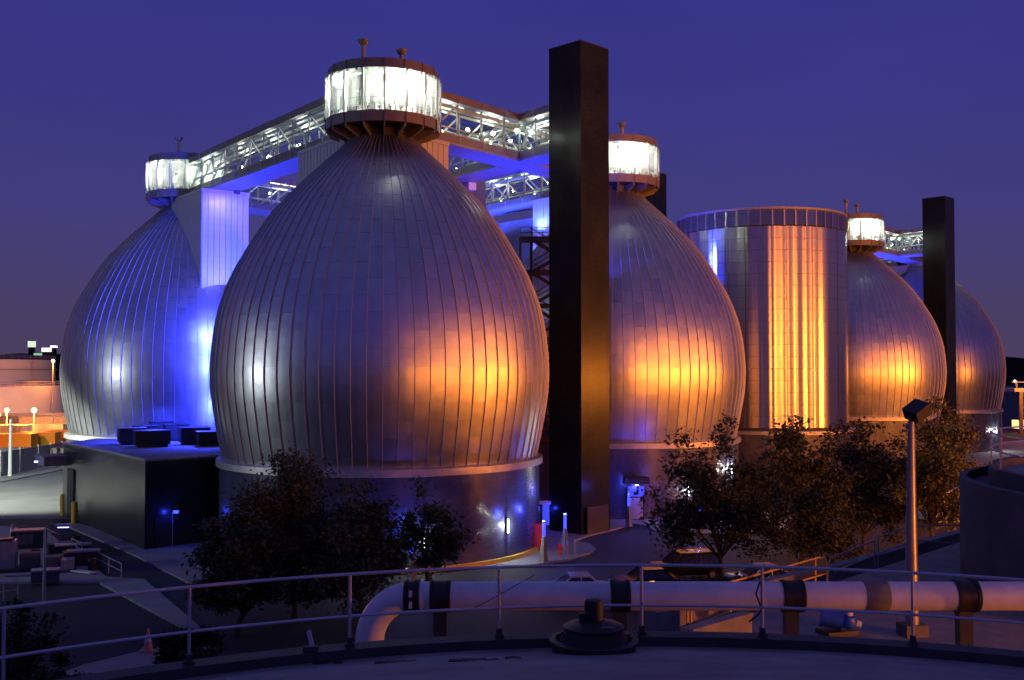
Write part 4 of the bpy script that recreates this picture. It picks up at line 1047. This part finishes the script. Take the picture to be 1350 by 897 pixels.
# ================================================================== FAR RIGHT
p = at(1338, 520, 230)
t = thing('steel_platform', 'orange lit steel platform at the right picture edge behind the last egg', 'platform', Vector((p.x+6, 230, 0)))
z1 = at(1338, 514, 230).z
put(MB().box((p.x+10, 230, z1), (24, 8, .7)), 'deck', M['tank'], t)
for x in (-.5, 8, 17): put(MB().box((p.x+x, 226.5, z1/2), (.8, .8, z1)), 'column', M['rust'], t)
for k in range(10): put(MB().box((p.x-1.5+k*2.2, 226.2, z1+1.0), (.3, .3, 1.6)), 'rail_post', M['rust'], t)
put(MB().box((p.x+9, 226.2, z1+1.7), (23, .2, .2)), 'top_rail', M['rust'], t)
put(MB().box((p.x+14, 234, z1*.45), (20, 6, z1*.8)), 'brick_wall', M['rust'], t)
put(MB().box((p.x+.5, 228, z1-7.5), (3, 3, 1.8)), 'lit_window', M['E_win'], t)
lamp((p.x+4, 218, z1+3), 12000, SODIUM, .4, 'sodium_lamp')
q_ = at(1338, 503, 232); tag(put(MB().lathe([(.01, -.4), (.4, 0), (.01, .4)], 10, q_), 'far_lamp', M['E_far2'], None, True), 'white lamp over the orange platform at the right edge', 'lamp')
# pale dock apron beneath the last egg at the right
sheet(G((1240, 640), (1420, 640), (1420, 580), (1240, 584)), .02, 'apron', M['walk'])
# ================================================================== FOREGROUND TANK ROOF
def circ3(a, b, c):
    ax, ay, bx_, by, cx_, cy = *a, *b, *c; d = 2*(ax*(by-cy)+bx_*(cy-ay)+cx_*(ay-by))
    ux = ((ax*ax+ay*ay)*(by-cy)+(bx_*bx_+by*by)*(cy-ay)+(cx_*cx_+cy*cy)*(ay-by))/d
    uy = ((ax*ax+ay*ay)*(cx_-bx_)+(bx_*bx_+by*by)*(ax-cx_)+(cx_*cx_+cy*cy)*(bx_-ax))/d
    return ux, uy, math.hypot(ax-ux, ay-uy)
ZR = H-2.93; ZD = H-4.0
r1 = gnd(0, 803, ZR); r2 = gnd(890, 745.5, ZR); r3 = gnd(1350, 765, ZR)
ox, oy, RR = circ3(r1[:2], r2[:2], r3[:2])
O = Vector((ox, oy, 0)); SL = .185
def ondeck(px, py):
    """point of the cone shaped roof seen at a pixel of the photograph"""
    e = Vector((0, 0, H)); d = at(px, py, 20)-e; k = .2
    while k < 1.2:
        p = e+d*k
        if p.z < ZD-.10+SL*max(0, RR-.30-math.hypot(p.x-ox, p.y-oy)): return p
        k += .0005
    return p
t = thing('round_tank', 'round concrete tank roof in the foreground with dark raised edge', 'tank', O)
put(MB().lathe([(RR+.18, 0), (RR+.14, ZD-.05)], 96, O), 'wall', M['conc'], t, True)
put(MB().lathe([(.01, ZD-.10+SL*(RR-.30)), (RR*.5, ZD-.10+SL*(RR*.5-.30)), (RR-.30, ZD-.10), (RR-.1, ZD-.10)], 128, O), 'roof', M['deck'], t, True)
put(MB().lathe([(RR-.16, ZD-.12), (RR-.15, ZD+.035), (RR+.16, ZD+.05), (RR+.2, ZD-.3)], 128, O), 'upstand', M['kerbm'], t, True)
def onrim(a, z, dr=0): return Vector((ox+(RR+dr)*math.cos(a), oy+(RR+dr)*math.sin(a), z))
def ang_at(px):
    best = None
    for k in range(4000):
        a = PI*k/4000; p = onrim(a, ZR)
        if p.y > 1:
            e = abs(675+F*p.x/p.y-px)
            if best is None or e < best[0]: best = (e, a)
    return best[1]
t = thing('railing', 'curved galvanised two bar railing round the foreground tank roof', 'railing', onrim(ang_at(675), ZD))
aa = [ang_at(-150)+(ang_at(1500)-ang_at(-150))*k/60 for k in range(61)]
put(MB().path([onrim(a, ZR) for a in aa], .024, 8), 'top_rail', M['railm'], t, True)
put(MB().path([onrim(a, ZR-.60) for a in aa], .022, 8), 'mid_rail', M['railm'], t, True)
for px in (-110, 10, 253, 463, 658, 845, 1003, 1199, 1395):
    a = ang_at(px); pst = put(MB().path([onrim(a, ZD+.03), onrim(a, ZR)], .025, 8), 'post', M['railm'], t, True)
    put(MB().box(onrim(a, ZD+.06), (.15, .12, .05), a).box(onrim(a, ZD+.12), (.09, .08, .1), a), 'foot', M['kerbm'], pst)
# thin cables on the rail
a0, a1 = ang_at(590), ang_at(700)
tag(put(MB().path([onrim(ang_at(620), ZR-.62), onrim(ang_at(660), ZR-.40), onrim(ang_at(705), ZR-.12)], .006, 4), 'cable', M['black']), 'thin black cable tied diagonally across the railing', 'cable')
tag(put(MB().path([onrim(ang_at(1000), ZR-.22), onrim(ang_at(994), ZR-.4), onrim(ang_at(1002), ZR-.62), onrim(ang_at(996), ZD+.35), onrim(ang_at(985), ZD+.25)], .014, 5), 'cable', M['black'], None, True), 'black cable looped round the railing post right of the vent', 'cable')
# small bracket on the edge
p = onrim(ang_at(411), ZD+.05, -.05)
t = thing('edge_bracket', 'small pale metal lug on the roof edge left of the pipe elbow', 'bracket', p)
put(MB().box(p+Vector((0, 0, .03)), (.2, .14, .06)), 'foot', M['kerbm'], t); put(MB().bar(p+Vector((.02, 0, .05)), p+Vector((-.03, 0, .27)), .07, .05), 'lug', M['white'], t)
p = gnd(845, 882, ZD)
for px, py, wd_, lb in ((433, 874, .30, 'short dark tar mark left of the middle of the foreground roof'), (522, 873, .42, 'dark tar mark near the pipe elbow on the foreground roof'), (625, 871, .50, 'longest dark tar mark on the foreground roof, left of the vent'), (676, 868, .16, 'smallest dark tar mark beside the vent on the roof')):
    p = ondeck(px, py)+Vector((0, 0, .004)); mk = MB()
    for i in range(4): mk.box(p+Vector((wd_*(i/3-.5), .05*((i*7) % 3-1), -.05*((i*7) % 3-1)*SL)), (wd_*.36, .09+.03*(i % 2), .02), .1*i)
    tag(put(mk, 'tar_mark', M['black']), lb, 'tar mark', 'tar marks on the foreground roof')
# roof vent with motor
vx = (782-675)/F*15.1; vp = Vector((vx, 15.1, ZD-.02+SL*(RR-.30-math.hypot(vx-ox, 15.1-oy))))
t = thing('roof_vent', 'low dark round vent with stepped flanges on the foreground roof edge', 'vent', vp)
put(MB().lathe([(.60, -.25), (.60, .03), (.64, .05), (.64, .09), (.54, .11)], 40, vp), 'base_flange', M['dark'], t, True)
put(MB().lathe([(.50, .09), (.47, .13), (.44, .19), (.41, .26)], 40, vp), 'skirt', M['black'], t, True)
put(MB().lathe([(.36, .23), (.43, .25), (.44, .28), (.38, .31), (.20, .35), (.15, .37)], 40, vp), 'hood', M['dark'], t, True)
put(MB().lathe([(.135, .35), (.135, .62), (.125, .65), (.01, .66)], 24, vp), 'motor', M['black'], t, True)
put(MB().box(vp+Vector((-.17, -.02, .41)), (.09, .10, .12)), 'terminal_box', M['dark'], t)
put(MB().path([vp+Vector((.08, -.33, .28)), vp+Vector((.08, -.33, .335)), vp+Vector((.24, -.30, .335)), vp+Vector((.24, -.30, .28))], .012, 5), 'handle', M['grey'], t)
bolts = MB()
for k in range(20):
    a = 2*PI*k/20; bolts.lathe([(.018, .08), (.018, .115), (.01, .12)], 6, vp+Vector((.55*math.cos(a), .55*math.sin(a), 0)))
stuff(put(bolts, 'flange_bolts', M['dark'], t))
# ================================================================== WHITE PIPE
YP = 19.0; zp = at(675, 786, YP).z; rp_ = 18.6/F*YP; xL = (489-675)/F*YP; br_ = .80
t = thing('white_pipe', 'fat white jacketed pipe with an elbow behind the railing', 'pipe', Vector((xL, YP, 0)))
pts = [(xL+br_, YP, zp)]+[(20, YP, zp)]
put(MB().path(pts, rp_, 32), 'straight_run', M['pipe'], t, True)
put(MB().path([(xL+br_-br_*math.sin(a), YP, zp-br_+br_*math.cos(a)) for a in [PI/2*k/14 for k in range(15)]], rp_+.004, 32), 'elbow', M['pipe'], t, True)
put(MB().path([(xL, YP, 0), (xL, YP, zp-br_)], rp_, 32), 'down_leg', M['pipe'], t, True)
def xp(px): return (px-675)/F*YP
def band(x0, x1, m, dr, nm):
    return put(MB().path([(xp(x0), YP, zp), (xp(x0)+.012, YP, zp), (xp(x1)-.012, YP, zp), (xp(x1), YP, zp)], [rp_+.002, rp_+dr, rp_+dr, rp_+.002], 32), nm, M[m], t, True)
for x0, x1 in ((534, 554), (568, 595), (803, 829), (1027, 1056), (1253, 1283)):
    bnd = band(x0, x1, 'dark', .018, 'coupling_band')
    for x in (x0+3, x1-3): put(MB().path([(xp(x-2.5), YP, zp), (xp(x+2.5), YP, zp)], rp_+.034, 32), 'clamp_edge', M['black'], bnd, True)
band(555, 560, 'pipe', .03, 'flange'); band(1134, 1166, 'patch', .006, 'wrap_patch')
slot = MB()
for dz in (-.10, .10): slot.box((xp(544), YP-rp_-.03, zp+dz), (.06, .02, .12))
put(slot, 'coupling_slot', M['pipe'], t)
for x in (581, 816, 1041, 1268): put(MB().box((xp(x), YP+.05, (zp-rp_)/2), (.24, .22, zp-rp_)), 'support_post', M['kerbm'], t)
# ================================================================== RIGHT PLATFORM, RAMP, POLE
ZP = H-6.75
pf = [gnd(x, y, ZP) for x, y in ((902, 842), (1100, 768), (1275, 712), (1500, 690), (1700, 900), (900, 980))]
t = thing('service_platform', 'dark concrete platform behind the pipe, carrying the lamp pole', 'platform', Vector((pf[0].x, pf[0].y, 0)))
put(MB().prism([(p.x, p.y) for p in pf], 0, ZP), 'slab', M['conc'], t)
def wall(p, q, z0, z1, th, label, m='conc', zq=None, name='ramp_wall'):
    p = Vector(p); q = Vector(q); d = (q-p); ang = Vector((d.y, -d.x, 0)).normalized()*th/2; zq = z1 if zq is None else zq
    vs = [p-ang, p+ang, q+ang, q-ang]; b = [(v.x, v.y, z0) for v in vs]; tp = [(vs[0].x, vs[0].y, z1), (vs[1].x, vs[1].y, z1), (vs[2].x, vs[2].y, zq), (vs[3].x, vs[3].y, zq)]
    t = thing(name, label, 'wall', Vector((p.x, p.y, z0)), 'concrete walls round the ramp')
    put(MB().add(b+tp, [(3, 2, 1, 0), (4, 5, 6, 7), (0, 1, 5, 4), (1, 2, 6, 5), (2, 3, 7, 6), (3, 0, 4, 7)]), 'wall_body', M[m], t)
    up = Vector((0, 0, .05))
    put(MB().bar(Vector(tp[0]).lerp(Vector(tp[1]), .5)+up, Vector(tp[2]).lerp(Vector(tp[3]), .5)+up, th+.08, .1), 'coping', M[m], t)
    return t
wa = at(858, 800, 27.0); wb = at(1098, 742, 37.0)
wall((wa.x, wa.y, 0), (wb.x, wb.y, 0), 0, wa.z, .3, 'orange lit concrete ramp wall behind the pipe, under the yellow rails', zq=wb.z-.2)
wc = at(1285, 698, 44)
wall((wb.x, wb.y, 0), (wc.x, wc.y, 0), ZP-1, wb.z-.2, .3, 'dark parapet wall running from the ramp to the round tank', zq=wc.z)
wd_ = at(905, 838, 23.5); we = at(985, 812, 27)
wall((wd_.x, wd_.y, 0), (we.x, we.y, 0), 0, wd_.z+.05, .25, 'low concrete ramp wall just under the pipe, left of the blue pump', zq=we.z)
def yrail(pts, label, grp='yellow hand rails along the ramp', m='yellow', r=.028, drops=()):
    t = thing('hand_rail', label, 'hand rail', Vector(pts[0]), grp)
    put(MB().path(pts, r, 8), 'rail', M[m], t, True)
    for i, (a, b) in enumerate(drops): put(MB().path([a, b], r, 8), 'post', M[m], t, True)
def P3(px, py, Y): return at(px, py, Y)
yrail([P3(1090, 770, 33.2), P3(1090, 742, 33.2), P3(1087, 736, 33.1), P3(1080, 735, 32.9), P3(1020, 752, 30.5), P3(940, 774, 27.8), P3(860, 797, 25.6)], 'yellow hand rail with rounded end above the pipe', drops=[(P3(1090, 756, 33.2), P3(1000, 783, 29.9)), (P3(1075, 737, 32.8), P3(1075, 770, 32.8))])
yrail([P3(1092, 770, 33.6), P3(1092, 742, 33.6), P3(1096, 735, 33.8), P3(1110, 730, 34.4), P3(1155, 712, 37)], 'dull hand rail continuing up behind the yellow one', m='grey', drops=[(P3(1100, 753, 33.9), P3(1195, 716, 40)), (P3(1153, 713, 37), P3(1153, 750, 37))])
yrail([P3(1158, 748, 38), P3(1158, 708, 38), P3(1200, 694, 41), P3(1262, 692, 41), P3(1272, 698, 41), P3(1272, 740, 41)], 'dull hand rail across the platform beside the round tank', m='grey', drops=[(P3(1205, 712, 41), P3(1272, 718, 41))])
yrail([P3(906, 806, 24.5), P3(906, 822, 24.5), P3(911, 824, 24.6), P3(911, 832, 24.6)], 'short yellow rail stub below the pipe', drops=[(P3(911, 806, 24.6), P3(911, 832, 24.6)), (P3(911, 826, 24.6), P3(964, 806, 27.4))])
# light pole
pb = gnd(1203, 838, ZP); Yq = pb.y; ztop = at(1203, 556, Yq).z
t = thing('light_pole', 'tall tapered pale light pole with boxy dark floodlight on the right', 'lamp post', pb)
put(MB().path([(pb.x, pb.y, ZP+.3), (pb.x, pb.y, (ZP+ztop)/2), (pb.x+.03, pb.y, ztop)], [.17, .135, .085], 20), 'pole', M['polem'], t, True)
put(MB().box((pb.x, pb.y, ZP+.15), (.62, .5, .30), .2), 'plinth', M['conc2'], t)
hd = at(1209, 542, Yq)
put(MB().path([(pb.x+.03, pb.y, ztop), (pb.x+.05, pb.y, ztop+.16)], .075, 10), 'neck', M['dark'], t)
Rm = Euler((math.radians(18), math.radians(-32), math.radians(20))).to_matrix()
hh = put(MB().box(hd, (.50, .46, .32), M=Rm), 'floodlight_head', M['dark'], t)
put(MB().box(hd+Rm@Vector((0, 0, -.19)), (.42, .38, .03), M=Rm), 'lens', M['carglass'], hh)
# blue pump
bp_ = gnd(1104, 836, ZP); 
t = thing('blue_pump', 'blue pump motor with pale fittings under the pipe', 'pump', bp_)
put(MB().box(bp_+Vector((0, 0, .06)), (.9, .6, .12), .3), 'base', M['dark'], t)
put(MB().path([bp_+Vector((-.32, .05, .42)), bp_+Vector((.12, -.05, .36))], .24, 16), 'motor', M['bluep'], t, True)
put(MB().path([bp_+Vector((-.40, .07, .44)), bp_+Vector((-.32, .05, .42))], .26, 16), 'fan_cowl', M['bluep'], t, True)
put(MB().lathe([(.01, -.2), (.2, -.12), (.24, 0), (.2, .12), (.01, .2)], 14, bp_+Vector((.25, -.08, .34))), 'pump_casing', M['bluep'], t, True)
put(MB().path([bp_+Vector((.25, -.08, .4)), bp_+Vector((.30, -.1, .72))], .1, 12), 'outlet', M['white'], t, True)
put(MB().lathe([(.17, .68), (.17, .74), (.01, .75)], 14, bp_+Vector((.30, -.1, 0))), 'flange', M['white'], t, True)
put(MB().path([bp_+Vector((.42, -.12, .3)), bp_+Vector((.56, -.15, .26))], .09, 10), 'inlet', M['white'], t, True)
# dark round tank at right
q0 = gnd(1266, 752, ZP); RT = 9.5; _th = math.atan2(q0.x, q0.y); TT = Vector((q0.x+RT*math.cos(_th), q0.y-RT*math.sin(_th), 0)); zt = at(1266, 626, q0.y).z
t = thing('round_tank', 'dark round concrete tank with a railed top at the right edge', 'tank', TT)
put(MB().lathe([(RT, 0), (RT, zt), (RT-.25, zt+.02), (RT-.25, zt-.02)], 96, TT), 'wall', M['conc2'], t, True)
put(MB().lathe([(RT-.9, zt-.3), (RT-.9, zt+.38), (RT-1.15, zt+.38), (RT-1.15, zt+.1)], 96, TT), 'inner_wall', M['conc2'], t, True)
put(MB().lathe([(.01, zt+.3), (RT-1.15, zt+.12)], 96, TT), 'cover', M['deck'], t, True)
put(MB().lathe([(RT-.25, zt-.28), (RT-.9, zt-.28)], 96, TT), 'channel', M['kerbm'], t, True)
t2 = thing('railing', 'pale two bar railing on the dark round tank at the right edge', 'railing', TT+Vector((0, 0, zt)))
rt2 = RT-1.0
for zz in (.55, 1.08): put(MB().path([TT+Vector((rt2*math.cos(a), rt2*math.sin(a), zt+.38+zz)) for a in [PI*.35+PI*1.1*k/50 for k in range(51)]], .03, 6), 'rail', M['railm'], t2, True)
for k in range(14):
    a = PI*.35+PI*1.1*k/13; put(MB().path([TT+Vector((rt2*math.cos(a), rt2*math.sin(a), zt+.38)), TT+Vector((rt2*math.cos(a), rt2*math.sin(a), zt+1.46))], .03, 6), 'post', M['railm'], t2, True)
put(MB().box(TT+Vector((-RT*.72, -RT*.72, zt*.5)), (.5, .5, zt), PI/4), 'pilaster', M['conc2'], t)
# orange lit container shed behind the right trees
p = gnd(1255, 692)
t = thing('ribbed_shed', 'orange lit ribbed metal shed behind the right trees', 'shed', p)
put(MB().box(p+Vector((1.5, 3, 1.4)), (5.5, 3, 2.8), .1), 'walls', M['tank'], t); put(MB().box(p+Vector((1.5, 3, 2.86)), (5.8, 3.3, .12), .1), 'roof', M['grey'], t)
for k in range(12): put(MB().box(p+Vector((-1.1+k*.48, 1.22+k*.048, 1.4)), (.16, .12, 2.7), .1), 'rib', M['tank'], t)
